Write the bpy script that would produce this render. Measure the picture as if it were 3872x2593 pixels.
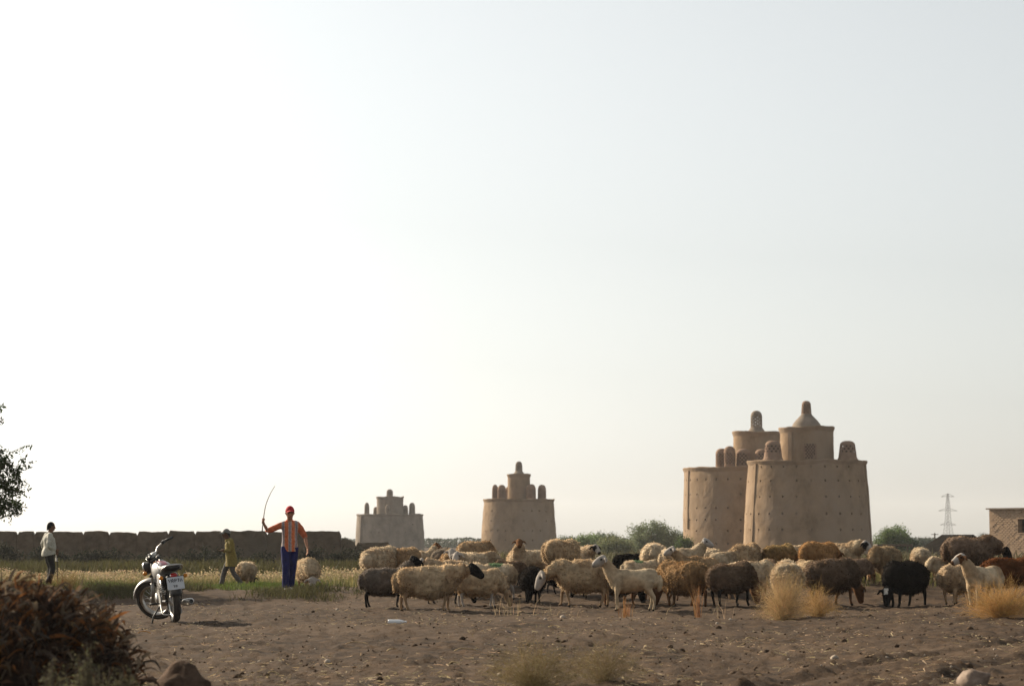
import bpy, math, random
import numpy as np
from mathutils import Vector, Matrix

random.seed(7)
rng = np.random.default_rng(7)
R = math.radians
for o in list(bpy.data.objects):
    bpy.data.objects.remove(o)
scene = bpy.context.scene
col = scene.collection

# ------------------------------------------------------------------ camera, sky, sun, exposure
CAM_H = 1.16
FPX = 55 / 23.6 * 3872            # focal length in photo pixels
PITCH = math.atan((2043 - 1296.5) / FPX)
cam_d = bpy.data.cameras.new('camera')
cam = bpy.data.objects.new('camera', cam_d)
col.objects.link(cam)
cam.location = (0, 0, CAM_H)
cam.rotation_euler = (math.pi / 2 + PITCH, 0, 0)
cam_d.sensor_width = 23.6
cam_d.lens = 55
cam_d.clip_start = 0.5
cam_d.clip_end = 20000
cam_d.dof.use_dof = True
cam_d.dof.focus_distance = 40
cam_d.dof.aperture_fstop = 2.6
scene.camera = cam

SUN_EL, SUN_AZ = R(25), R(48)     # azimuth measured to the left of the view direction
sdir = Vector((-math.sin(SUN_AZ) * math.cos(SUN_EL), math.cos(SUN_AZ) * math.cos(SUN_EL), math.sin(SUN_EL)))
w = bpy.data.worlds.new('World')
scene.world = w
w.use_nodes = True
nt = w.node_tree
nt.nodes.clear()
sky = nt.nodes.new('ShaderNodeTexSky')
sky.sky_type = 'NISHITA'
sky.sun_disc = False
sky.sun_elevation = SUN_EL
sky.sun_rotation = -SUN_AZ
sky.altitude = 0
sky.air_density = 1.0
sky.dust_density = 2.0
sky.ozone_density = 1.0
hs = nt.nodes.new('ShaderNodeHueSaturation')
hs.inputs['Saturation'].default_value = 0.19
bg = nt.nodes.new('ShaderNodeBackground')
bg.inputs['Strength'].default_value = 0.084
wo = nt.nodes.new('ShaderNodeOutputWorld')
nt.links.new(sky.outputs[0], hs.inputs['Color'])
tint = nt.nodes.new('ShaderNodeMix'); tint.data_type = 'RGBA'; tint.blend_type = 'MULTIPLY'; tint.inputs[0].default_value = 1
tint.inputs[7].default_value = (0.978, 1.0, 0.99, 1)      # the faint greenish cast of the dusty air
nt.links.new(hs.outputs[0], tint.inputs[6])
nt.links.new(tint.outputs[2], bg.inputs['Color'])
nt.links.new(bg.outputs[0], wo.inputs['Surface'])

sun_d = bpy.data.lights.new('sun', 'SUN')
sun_d.energy = 5.0
sun_d.angle = R(0.6)
sun_d.color = (1.0, 0.86, 0.66)
sun = bpy.data.objects.new('sun', sun_d)
col.objects.link(sun)
sun.rotation_euler = sdir.to_track_quat('Z', 'Y').to_euler()

scene.view_settings.view_transform = 'Standard'
scene.view_settings.look = 'None'
scene.view_settings.gamma = 1
scene.view_settings.use_curve_mapping = False
scene.view_settings.exposure = 0.80

# ------------------------------------------------------------------ helpers
def P(sx, sy, d):
    """photo pixel + distance along the ground -> world point"""
    u, v = (sx - 1936) / FPX, (1296.5 - sy) / FPX
    Y = math.cos(PITCH) - v * math.sin(PITCH)
    Z = math.sin(PITCH) + v * math.cos(PITCH)
    return Vector((u * d / Y, d, CAM_H + Z * d / Y))

def X(sx, d): return P(sx, 2043, d).x

def ss(a, b, x):
    t = np.clip((np.asarray(x, float) - a) / (b - a), 0, 1)
    return t * t * (3 - 2 * t)

def _h(ix, iy, iz, s):
    n = (ix * 374761393 + iy * 668265263 + iz * 2147483647 + s * 974634777) & 0xFFFFFFFF
    n = ((n ^ (n >> 13)) * 1274126177) & 0xFFFFFFFF
    n = ((n ^ (n >> 16)) * 2246822519) & 0xFFFFFFFF
    return ((n ^ (n >> 15)) & 0xFFFFFF) / 16777215.0

def vnoise(p, s=0):
    """value noise in -1..1 for an (n,3) array"""
    p = np.asarray(p, float)
    i = np.floor(p).astype(np.int64)
    f = p - i
    f = f * f * (3 - 2 * f)
    r = 0
    for dx in (0, 1):
        for dy in (0, 1):
            for dz in (0, 1):
                wgt = (f[:, 0] if dx else 1 - f[:, 0]) * (f[:, 1] if dy else 1 - f[:, 1]) * (f[:, 2] if dz else 1 - f[:, 2])
                r = r + wgt * _h(i[:, 0] + dx, i[:, 1] + dy, i[:, 2] + dz, s)
    return r * 2 - 1

def fbm(p, octv=4, s=0, gain=0.5):
    p = np.asarray(p, float)
    a, r = 1.0, 0
    for k in range(octv):
        r = r + a * vnoise(p, s + k * 17)
        p = p * 2.03 + 5.7
        a *= gain
    return r

def terr0(x, y):
    """large shape of the ground"""
    x = np.asarray(x, float); y = np.asarray(y, float)
    side = ss(-3.2, -1.9, x)                   # 0 = left (irrigated field), 1 = right (terrace under the flock)
    right = 0.36 * ss(42.0, 47.5, y) * (1 - ss(60, 80, y))
    left = 0.14 * ss(44.5, 47.4, y) * (1 - ss(49, 53.5, y)) - 0.05 * ss(49, 57, y)
    z = left * (1 - side) + right * side
    return z - 0.5 * ss(120, 200, y)

def rut(x, y):
    """two worn wheel tracks crossing the bare ground"""
    c = 1.2 + 0.42 * (y - 17) + 0.25 * np.sin(y * 0.5)
    on = ss(12, 16, y) * (1 - ss(30, 36, y))
    return on * 0.035 * (np.exp(-((x - c) / 0.12) ** 2) + np.exp(-((x - c - 1.25) / 0.12) ** 2) - 0.5 * np.exp(-((x - c + 0.24) / 0.09) ** 2) - 0.5 * np.exp(-((x - c - 1.01) / 0.09) ** 2))

def terr(x, y):
    x = np.atleast_1d(np.asarray(x, float)); y = np.atleast_1d(np.asarray(y, float))
    z = terr0(x, y)
    k = np.zeros_like(x)
    q = np.stack([x, y, k], 1)
    near = 1 - ss(60, 120, y)
    z = z + near * (0.030 * fbm(q * [0.8, 0.35, 1], 3, 3) + 0.017 * fbm(q * [2.6, 1.1, 1], 4, 9, 0.6) - rut(x, y) + 0.030 * np.maximum(0, vnoise(q * [6, 3.5, 1], 21) - 0.25) + 0.034 * np.maximum(0, vnoise(q * [12, 8, 1], 41) - 0.1) + 0.012 * vnoise(q * [18, 11, 1], 51))
    return z

def T(x, y): return float(terr([x], [y])[0])

def new_mesh(name, v, f, smooth=False):
    me = bpy.data.meshes.new(name)
    me.from_pydata([tuple(a) for a in v], [], f)
    if smooth:
        me.shade_smooth()
    me.update()
    return me

def np_mesh(name, v, f, mats=None, colors=None, smooth=False):
    """v (n,3) float array, f (m,k) int array of equal-sized faces; fast path"""
    v = np.ascontiguousarray(v, dtype=np.float32); f = np.ascontiguousarray(f, dtype=np.int32)
    me = bpy.data.meshes.new(name)
    me.vertices.add(len(v)); me.vertices.foreach_set('co', v.ravel())
    k = f.shape[1]
    me.loops.add(f.size); me.loops.foreach_set('vertex_index', f.ravel())
    me.polygons.add(len(f))
    me.polygons.foreach_set('loop_start', np.arange(0, f.size, k, dtype=np.int32))
    me.polygons.foreach_set('loop_total', np.full(len(f), k, dtype=np.int32))
    me.update(calc_edges=True)
    me.validate()
    if smooth:
        me.shade_smooth()
    if colors is not None:
        set_col(me, colors)
    return me

def set_col(me, colors):
    a = me.color_attributes.new('Col', 'FLOAT_COLOR', 'POINT')
    c = np.ones((len(me.vertices), 4), dtype=np.float32)
    c[:, :3] = colors
    a.data.foreach_set('color', c.ravel())

def link(name, me, m, parent=None):
    o = bpy.data.objects.new(name, me)
    col.objects.link(o)
    if me is not None and m is not None and len(me.materials) == 0:
        me.materials.append(m)
    if parent is not None:
        o.parent = parent
    return o

def tag(o, label=None, cat=None, group=None, kind=None):
    if label: o['label'] = label
    if cat: o['category'] = cat
    if group: o['group'] = group
    if kind: o['kind'] = kind
    return o

def thing(name, label, cat, loc=(0, 0, 0), rz=0, group=None):
    o = bpy.data.objects.new(name, None)
    col.objects.link(o)
    o.location = loc
    o.rotation_euler = (0, 0, rz)
    o.empty_display_size = 0.2
    return tag(o, label, cat, group)

class MB:
    """collects tubes, boxes and quads into one mesh"""
    def __init__(s): s.v, s.f = [], []
    def add(s, v, f):
        b = len(s.v)
        s.v += [tuple(a) for a in v]
        s.f += [tuple(i + b for i in q) for q in f]
        return s
    def box(s, c, size, rot=None):
        v = []
        for i in (-.5, .5):
            for j in (-.5, .5):
                for k in (-.5, .5):
                    p = Vector((i * size[0], j * size[1], k * size[2]))
                    if rot is not None: p = rot @ p
                    v.append(p + Vector(c))
        return s.add(v, [(0, 1, 3, 2), (4, 6, 7, 5), (0, 4, 5, 1), (2, 3, 7, 6), (0, 2, 6, 4), (1, 5, 7, 3)])
    def tube(s, pts, rad, n=10, ref=(0, 0, 1), caps=True):
        v, f = tube_geo(pts, rad, n, ref, caps)
        return s.add(v, f)
    def lathe(s, prof, n=32, axis='z', c=(0, 0, 0)):
        """prof: list of (r, h) ; closed surface of revolution"""
        v, f = [], []
        for r, h in prof:
            for k in range(n):
                a = 2 * math.pi * k / n
                q = (r * math.cos(a), r * math.sin(a), h)
                if axis == 'y': q = (q[0], q[2], q[1])
                if axis == 'x': q = (q[2], q[0], q[1])
                v.append((q[0] + c[0], q[1] + c[1], q[2] + c[2]))
        for i in range(len(prof) - 1):
            for k in range(n):
                a, b = i * n + k, i * n + (k + 1) % n
                f.append((a, b, b + n, a + n))
        return s.add(v, f)
    def build(s, name, m, parent=None, smooth=False, kind=None):
        o = link(name, new_mesh(name, s.v, s.f, smooth), m, parent)
        if kind: o['kind'] = kind
        return o

def tube_geo(pts, rad, n=10, ref=(0, 0, 1), caps=True):
    pts = [Vector(p) for p in pts]
    if not hasattr(rad, '__len__'): rad = [rad] * len(pts)
    v, f = [], []
    ref = Vector(ref)
    for i, p in enumerate(pts):
        t = (pts[min(i + 1, len(pts) - 1)] - pts[max(i - 1, 0)]).normalized()
        a = t.cross(ref)
        if a.length < 1e-3: a = t.cross(Vector((1, 0.13, 0)))
        a.normalize()
        b = a.cross(t).normalized()
        r = rad[i]
        ra, rb = (r, r) if not hasattr(r, '__len__') else r
        for k in range(n):
            q = 2 * math.pi * k / n
            v.append(p + a * (ra * math.cos(q)) + b * (rb * math.sin(q)))
    m = len(pts)
    for i in range(m - 1):
        for k in range(n):
            f.append((i * n + k, i * n + (k + 1) % n, (i + 1) * n + (k + 1) % n, (i + 1) * n + k))
    if caps:
        v.append(pts[0]); v.append(pts[-1])
        c0, c1 = len(v) - 2, len(v) - 1
        for k in range(n):
            f.append((c0, (k + 1) % n, k))
            f.append((c1, (m - 1) * n + k, (m - 1) * n + (k + 1) % n))
    return v, f

def curve(pts, n=16):
    """smooth Catmull-Rom line through points"""
    p = [Vector(a) for a in pts]
    p = [p[0] * 2 - p[1]] + p + [p[-1] * 2 - p[-2]]
    out = []
    for i in range(1, len(p) - 2):
        for k in range(n):
            t = k / n
            out.append(0.5 * ((2 * p[i]) + (p[i + 1] - p[i - 1]) * t + (2 * p[i - 1] - 5 * p[i] + 4 * p[i + 1] - p[i + 2]) * t * t
                              + (3 * p[i] - p[i - 1] - 3 * p[i + 1] + p[i + 2]) * t ** 3))
    out.append(p[-2])
    return out

# ------------------------------------------------------------------ materials
def mat(name, c1, c2=None, scale=4.0, rough=0.9, attr=False, bump=0.0, bscale=30.0, transl=0.0, metal=0.0, spec=0.3, c3=None, scale3=0.6, obj=True, stretch=None):
    m = bpy.data.materials.new(name)
    m.use_nodes = True
    t = m.node_tree
    N, L = t.nodes, t.links
    b = N['Principled BSDF']
    out = N['Material Output']
    b.inputs['Roughness'].default_value = rough
    b.inputs['Metallic'].default_value = metal
    b.inputs['Specular IOR Level'].default_value = spec
    tc = N.new('ShaderNodeTexCoord')
    co = tc.outputs['Object' if obj else 'Generated']
    if stretch:
        mp = N.new('ShaderNodeMapping'); mp.inputs['Scale'].default_value = stretch
        L.new(co, mp.inputs[0]); co = mp.outputs[0]
    def noise(sc, det=5, rgh=0.6):
        n = N.new('ShaderNodeTexNoise')
        n.inputs['Scale'].default_value = sc; n.inputs['Detail'].default_value = det; n.inputs['Roughness'].default_value = rgh
        L.new(co, n.inputs['Vector'])
        return n
    def ramp(src, a, bb, p0=0.35, p1=0.65):
        r = N.new('ShaderNodeValToRGB')
        r.color_ramp.elements[0].color = (*a, 1); r.color_ramp.elements[1].color = (*bb, 1)
        r.color_ramp.elements[0].position = p0; r.color_ramp.elements[1].position = p1
        L.new(src, r.inputs[0])
        return r.outputs[0]
    if attr:
        at = N.new('ShaderNodeAttribute'); at.attribute_name = 'Col'
        n = noise(scale)
        r = ramp(n.outputs[0], (0.72,) * 3, (1.2,) * 3)
        mx = N.new('ShaderNodeMix'); mx.data_type = 'RGBA'; mx.blend_type = 'MULTIPLY'; mx.inputs[0].default_value = 1
        L.new(at.outputs['Color'], mx.inputs[6]); L.new(r, mx.inputs[7])
        c = mx.outputs[2]
    elif c2 is None:
        rgb = N.new('ShaderNodeRGB'); rgb.outputs[0].default_value = (*c1, 1); c = rgb.outputs[0]
    else:
        c = ramp(noise(scale).outputs[0], c1, c2)
        if c3 is not None:
            n3 = noise(scale3, 3)
            rr = N.new('ShaderNodeMapRange'); rr.inputs[1].default_value = 0.45; rr.inputs[2].default_value = 0.68
            L.new(n3.outputs[0], rr.inputs[0])
            mx = N.new('ShaderNodeMix'); mx.data_type = 'RGBA'
            L.new(rr.outputs[0], mx.inputs[0]); L.new(c, mx.inputs[6]); mx.inputs[7].default_value = (*c3, 1)
            c = mx.outputs[2]
    L.new(c, b.inputs['Base Color'])
    if bump:
        nb = noise(bscale, 6)
        bp = N.new('ShaderNodeBump'); bp.inputs['Strength'].default_value = bump; bp.inputs['Distance'].default_value = 0.02
        L.new(nb.outputs[0], bp.inputs['Height']); L.new(bp.outputs[0], b.inputs['Normal'])
    if transl:
        tr = N.new('ShaderNodeBsdfTranslucent'); L.new(c, tr.inputs[0])
        ms = N.new('ShaderNodeMixShader'); ms.inputs[0].default_value = transl
        L.new(b.outputs[0], ms.inputs[1]); L.new(tr.outputs[0], ms.inputs[2]); L.new(ms.outputs[0], out.inputs[0])
    return m

M = {}
M['soil'] = mat('soil', (0.026, 0.0155, 0.0082), (0.080, 0.048, 0.026), 3.0, 0.97, bump=1.0, bscale=26, c3=(0.086, 0.055, 0.033), scale3=0.22, spec=0.1)
M['plaster'] = mat('mud_plaster', (0.195, 0.130, 0.077), (0.300, 0.207, 0.129), 0.9, 0.97, bump=0.9, bscale=6, c3=(0.275, 0.20, 0.138), scale3=0.25, spec=0.1, stretch=(1, 1, 0.7))
M['plaster_grey'] = mat('grey_mud_plaster', (0.165, 0.13, 0.098), (0.26, 0.21, 0.165), 0.7, 0.97, bump=0.9, bscale=3.5, spec=0.1, stretch=(1, 1, 0.7))
M['lattice'] = mat('brick_lattice', (0.20, 0.125, 0.085), (0.26, 0.17, 0.115), 2.0, 0.95, spec=0.1)
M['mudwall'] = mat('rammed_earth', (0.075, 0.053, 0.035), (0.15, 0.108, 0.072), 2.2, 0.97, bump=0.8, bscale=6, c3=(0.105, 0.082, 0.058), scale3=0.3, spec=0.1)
M['mudbrick'] = mat('mud_brick', (0.27, 0.185, 0.12), (0.42, 0.30, 0.20), 3.5, 0.97, bump=0.6, bscale=9, spec=0.1)
M['veg'] = mat('vegetation', (1, 1, 1), scale=3, rough=0.8, attr=True, transl=0.35, spec=0.15)
M['straw'] = mat('dry_straw', (1, 1, 1), scale=8, rough=0.85, attr=True, transl=0.3, spec=0.15)
M['bark'] = mat('bark', (0.06, 0.045, 0.03), (0.13, 0.10, 0.07), 8, 0.95, bump=0.7, bscale=20)
M['wool'] = mat('wool', (1, 1, 1), scale=9, rough=1.0, attr=True, spec=0.05)
M['steel'] = mat('grey_steel', (0.10, 0.10, 0.10), (0.15, 0.15, 0.15), 2, 0.8)
M['dark'] = mat('dark_roof_and_lattice_shade', (0.012, 0.010, 0.009), (0.022, 0.019, 0.016), 2, 1.0, spec=0.0)  # dark hut roof; also the shade painted behind the latticed bay
M['stone'] = mat('field_stone', (0.13, 0.095, 0.075), (0.24, 0.185, 0.15), 6, 0.95, bump=0.6, bscale=15)

# ------------------------------------------------------------------ ground (one sheet to the horizon)
def build_ground():
    ys = list(np.linspace(-60, 6, 8)) + list(np.geomspace(9, 130, 430)) + list(np.geomspace(138, 7000, 26))
    ts = [-60, -12, -5, -3, -2, -1.5, -1.2] + list(np.linspace(-1.08, 1.08, 470)) + [1.2, 1.5, 2, 3, 5, 12, 60]
    ys = np.array(ys); ts = np.array(ts)
    hw = np.where(ys > 9, 0.30 * ys + 3, 5.7)
    xx = ts[None, :] * hw[:, None]
    yy = np.repeat(ys[:, None], len(ts), 1)
    z = terr(xx.ravel(), yy.ravel())
    v = np.stack([xx.ravel(), yy.ravel(), z], 1)
    n = len(ts)
    i = np.arange(len(ys) - 1)[:, None] * n + np.arange(n - 1)[None, :]
    f = np.stack([i, i + 1, i + 1 + n, i + n], -1).reshape(-1, 4)
    me = np_mesh('ground', v, f, smooth=True)
    tag(link('ground', me, M['soil']), kind='structure')
build_ground()

# ------------------------------------------------------------------ pigeon towers
def drum_mesh(name, prof, hole_rows, n_holes, hole=0.18, amp=0.05, seed=0, n_mid=3):
    """lathe with real recessed putlog holes. prof: function z->r ; returns mesh"""
    r0 = prof[0][1]
    zs_p = [p[0] for p in prof]; rs_p = [p[1] for p in prof]
    rr = random.Random(seed)
    ang = []; is_h = []
    for k in range(n_holes):
        a = 2 * math.pi * (k + 0.0) / n_holes
        dl = hole / 2 / r0
        ang += [a - dl, a + dl]; is_h += [True, False]
        a2 = 2 * math.pi * (k + 1) / n_holes - dl
        for j in range(1, n_mid + 1):
            ang.append(a + dl + (a2 - a - dl) * j / (n_mid + 1)); is_h.append(False)
    zs = [(z, False) for z in np.linspace(zs_p[0], zs_p[-1], 26)]
    for h in hole_rows:
        zs = [q for q in zs if abs(q[0] - h) > hole * 1.2]
    for h in hole_rows:
        zs += [(h - hole / 2, True), (h + hole / 2, False)]
    zs.sort()
    n = len(ang)
    vs = []
    for z, _ in zs:
        r = np.interp(z, zs_p, rs_p)
        for a in ang:
            vs.append((r * math.cos(a), r * math.sin(a), z))
    v = np.array(vs)
    q = v + seed * 11.3
    d = amp * 0.8 * fbm(q * 0.5, 3, seed) + amp * 0.35 * fbm(q * 2.2, 2, seed + 5)
    nr = np.stack([v[:, 0], v[:, 1], v[:, 2] * 0], 1); nr /= np.linalg.norm(nr, axis=1)[:, None]
    v = v + nr * d[:, None]
    V = [tuple(a) for a in v]; F = []
    for i in range(len(zs) - 1):
        for k in range(n):
            q4 = (i * n + k, i * n + (k + 1) % n, (i + 1) * n + (k + 1) % n, (i + 1) * n + k)
            if zs[i][1] and is_h[k] and rr.random() < 0.74:
                b = len(V)
                for j in q4:
                    p = Vector(V[j]); s = 1 - 0.35 / r0
                    V.append((p.x * s, p.y * s, p.z))
                for e in range(4):
                    F.append((q4[e], q4[(e + 1) % 4], b + (e + 1) % 4, b + e))
                F.append((b, b + 1, b + 2, b + 3))
            else:
                F.append(q4)
    me = new_mesh(name, V, F)
    return me

def pot_mesh(name, r, h, lat0, lat1, n=24, skirt=0.0, taper=0.9, squash=1.0):
    """pepper-pot ventilator: round-topped turret with a see-through brick lattice band"""
    rows = []
    z = 0.0
    if skirt:
        rows += [(r * (1 + skirt), 0.0, 's'), (r * (1 + skirt * 0.35), 0.12 * h, 's')]
        z = 0.2 * h
    k = 0
    while z < h * lat1:
        lat = z >= h * lat0
        rows.append((r * (1 - (1 - taper) * z / h), z, 'h%d' % (k // 2) if lat and k % 2 == 0 else 's'))
        z += (0.185 if (lat and k % 2 == 0) else 0.085) * 1.0 * max(r, 0.6)
        k += 1
    zt = z; rt = r * (1 - (1 - taper) * z / h)
    for q in np.linspace(0, 1, 8):
        a = q * math.pi / 2
        rows.append((max(rt * math.cos(a) ** 0.8, 0.02), zt + (h - zt) * math.sin(a) * 1.0, 's'))
    V, F = [], []
    for rr_, zz, _ in rows:
        for c in range(n):
            a = 2 * math.pi * c / n
            V.append((rr_ * math.cos(a), rr_ * math.sin(a) * squash, zz))
    for i in range(len(rows) - 1):
        t = rows[i][2]
        for c in range(n):
            if t[0] == 'h' and (c + int(t[1:])) % 2 == 0: continue
            F.append((i * n + c, i * n + (c + 1) % n, (i + 1) * n + (c + 1) % n, (i + 1) * n + c))
    F.append(tuple(range((len(rows) - 1) * n, len(rows) * n)))
    return new_mesh(name, V, F)

def add_pot(parent, x, y, z, r, h, lat0=0.25, lat1=0.7, m='lattice', n=22, skirt=0.0, name='ventilation_turret', taper=0.88, core=True):
    o = link(name, pot_mesh(name, r, h, lat0, lat1, n, skirt, taper), M[m], parent)
    o.location = (x, y, z)
    md = o.modifiers.new('thick', 'SOLIDIFY'); md.thickness = 0.10 * r + 0.02; md.offset = -1
    if core:
        MB().lathe([(r * 0.62, 0.02), (r * 0.60, h * 0.6), (r * 0.35, h * 0.85), (0.02, h * 0.88)], 14).build('shade_core', M['pot_shade'], o, True)  # added dark core: hides the sky and stands in for shade behind the lattice
    return o

def ring(name, r, z0, z1, over, m, parent, n=72, roof=True, seed=0, lip=0.12):
    """flared cornice with a slightly wavy rim and the flat roof behind it"""
    prof = [(r, z0), (r + over * 0.45, z0 + (z1 - z0) * 0.35), (r + over, z0 + (z1 - z0) * 0.8), (r + over * 0.9, z1), (r - 0.25, z1), (r - 0.3, z1 - lip)]
    if roof: prof.append((0.02, z1 - lip + 0.05))
    b = MB().lathe(prof, n)
    v = np.array(b.v)
    dz = 0.09 * fbm(np.stack([v[:, 0], v[:, 1], v[:, 2] * 0], 1) * 0.8 + seed, 3, seed)
    rr = np.hypot(v[:, 0], v[:, 1])
    v[:, 2] += dz * (rr > r * 0.5)
    b.v = [tuple(a) for a in v]
    return b.build(name, m, parent)

def pilaster(parent, ang, rb, rt, z0, z1, m, wdt=0.28, thick=0.13):
    V, F = [], []
    for i, z in enumerate(np.linspace(z0, z1, 12)):
        r = rb + (rt - rb) * (z - z0) / (z1 - z0)
        for da, ro in ((-wdt / 2, -0.1), (-wdt / 2, thick), (wdt / 2, thick), (wdt / 2, -0.1)):
            a = ang + da / r
            V.append(((r + ro) * math.cos(a), (r + ro) * math.sin(a), z))
    for i in range(11):
        for e in range(3):
            F.append((i * 4 + e, i * 4 + e + 1, i * 4 + 5 + e, i * 4 + 4 + e))
    F.append((44, 45, 46, 47))
    return link('pilaster', new_mesh('pilaster', V, F), m, parent)

GZ = -0.5
M['pot_shade'] = mat('turret_inner_shade', (0.05, 0.035, 0.025), (0.09, 0.06, 0.042), 3, 1.0, spec=0.0)  # dark colour painting the shade inside the ventilation turrets
def tower(label, sx, d, rb, rt, zt, ru, zu, holes, n_holes, mt, seed, over=0.16):
    t = thing('pigeon_tower', label, 'tower', (X(sx, d), d, GZ - 0.1), 0, 'mud pigeon towers')
    zt -= GZ - 0.1; zu -= GZ - 0.1
    me = drum_mesh('drum', [(0, rb), (zt * 0.5, (rb + rt) / 2 + 0.06), (zt - 0.3, rt), (zt - 0.2, rt)], [h * zt for h in holes], n_holes, seed=seed)
    link('drum', me, M[mt], t)
    ring('cornice', rt, zt - 0.45, zt, over, M[mt], t, seed=seed)
    b = drum_mesh('upper_drum', [(0, ru), (0.2, ru), (zu - zt - 0.3, ru * 0.985), (zu - zt - 0.1, ru)], [], 16, amp=0.04, seed=seed + 3)
    o = link('upper_drum', b, M[mt], t); o.location = (0, 0, zt - 0.15)
    c = ring('upper_cornice', ru * 0.985, zu - 0.5, zu, 0.14, M[mt], t, 48, seed=seed + 9)
    return t, zt, zu

def at_top(sx, axis, d): return (sx - axis) / (FPX / d)

# front right tower
AX = 3051; D = 225
t, zt, zu = tower('largest round mud pigeon tower, in front, with conical dome and perforated turrets', AX + 3, D, 6.08, 5.5, 8.6, 2.55, 11.8, [0.12, 0.3, 0.46, 0.63, 0.79, 0.93], 27, 'plaster', 1)
MB().lathe([(1.50, zu - 0.1), (1.42, zu), (1.27, zu + 0.32), (1.03, zu + 0.64), (0.75, zu + 0.93), (0.55, zu + 1.13), (0.50, zu + 1.25), (0.02, zu + 1.25)], 40).build('dome', M['plaster_grey'], t, True)
add_pot(t, 0, 0, zu + 1.15, 0.50, 1.35, 0.1, 0.66, n=16, taper=0.8)
add_pot(t, at_top(2912, AX, D), -2.6, zt - 0.1, 0.90, 1.95, 0.36, 0.74, skirt=0.10, taper=0.74)
add_pot(t, at_top(3194, AX, D), -2.0, zt - 0.1, 0.92, 1.95, 0.40, 0.76, skirt=0.12, taper=0.72)
add_pot(t, at_top(2975, AX, D) - 0.3, 3.6, zt - 0.1, 0.8, 1.9, 0.36, 0.74)
add_pot(t, 2.2, 3.4, zt - 0.1, 0.8, 1.9, 0.36, 0.74)
# latticed bay on the front of the upper drum
bay = MB()
for i in range(9):
    for j in range(8):
        if (i + j) % 2 == 0 or i in (0, 8):
            a = -math.pi / 2 + 0.0 + (i - 4) * 0.05
            rr_ = 2.62
            bay.box((rr_ * math.cos(a), rr_ * math.sin(a), zt + 0.25 + j * 0.17), (0.05, 0.155, 0.155), Matrix.Rotation(a, 3, 'Z'))
bay.build('brick_lattice', M['lattice'], t)
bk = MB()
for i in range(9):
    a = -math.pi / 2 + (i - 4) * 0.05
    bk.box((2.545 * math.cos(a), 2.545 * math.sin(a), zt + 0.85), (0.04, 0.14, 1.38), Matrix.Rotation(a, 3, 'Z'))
bk.build('lattice_hole_shade', M['dark'], t)  # dark boards painting the shade in the lattice openings
for a in (math.pi + 0.42, -0.36): pilaster(t, a, 6.1, 5.5, 0.0, zt - 0.3, M['plaster'], 0.34)
# the door niche high on the left of the upper drum
pilaster(t, -math.pi / 2 - 0.75, 2.55, 2.52, zt, zu - 0.5, M['plaster'], 0.4, 0.16)

# rear right tower
AX2 = 2850; D2 = 243
t2, zt, zu = tower('round mud pigeon tower half hidden behind the largest one, with pointed turret', AX2, D2, 7.15, 7.0, 8.5, 2.4, 12.15, [0.16, 0.3, 0.42, 0.55, 0.70, 0.86], 34, 'plaster', 2)
t2['label'] = 'round mud pigeon tower half hidden behind the largest one, its turret see-through'
ox = at_top(2864, AX2, D2)
for c in t2.children:
    if c.name.startswith('upper'): c.location.x += ox
MB().lathe([(1.05, zu - 0.05), (0.9, zu + 0.05), (0.68, zu + 0.35), (0.58, zu + 0.5), (0.02, zu + 0.5)], 32, c=(ox, 0, 0)).build('dome', M['plaster_grey'], t2, True)
add_pot(t2, ox, 0, zu + 0.35, 0.60, 1.85, 0.12, 0.62, 'plaster_grey', n=14, taper=0.97, core=False)
for sx, yy, r, h in ((2721, -2.8, 0.62, 2.0), (2748, -3.6, 0.60, 2.2), (2801, -3.2, 0.72, 1.95), (2869, -3.9, 0.70, 1.9), (2790, 3.5, 0.7, 1.9), (2900, 3.5, 0.7, 1.9)):
    add_pot(t2, at_top(sx, AX2, D2 + yy), yy, zt - 0.1, r, h, 0.15, 0.7, taper=0.98)
pilaster(t2, math.pi + 0.30, 7.15, 7.0, 3.0, zt - 0.3, M['plaster'], 0.3)

# middle tower
AX3 = 1962; D3 = 322
t3, zt, zu = tower('round mud pigeon tower standing alone between the far left tower and the green trees', AX3, D3, 5.15, 4.68, 6.7, 1.52, 10.1, [0.25, 0.42, 0.6, 0.78], 26, 'plaster', 3, 0.15)
MB().lathe([(0.85, zu - 0.05), (0.7, zu + 0.1), (0.5, zu + 0.35), (0.02, zu + 0.4)], 24).build('dome', M['plaster_grey'], t3, True)
add_pot(t3, 0, 0, zu + 0.2, 0.5, 1.5, 0.2, 0.6, 'plaster_grey', n=14)
for sx, yy, r, h in ((1872, -1.5, 0.42, 2.05), (1897, -2.4, 0.58, 2.0), (2008, -2.2, 0.66, 2.1), (2049, -1.0, 0.58, 2.05), (1925, 2.6, 0.55, 1.9), (1990, 2.6, 0.55, 1.9)):
    add_pot(t3, at_top(sx, AX3, D3 + yy), yy, zt - 0.1, r, h, 0.12, 0.62, taper=0.95, n=18, core=sx != 2049)
for a in (-math.pi / 2 + 0.12,): 
    pass

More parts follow.
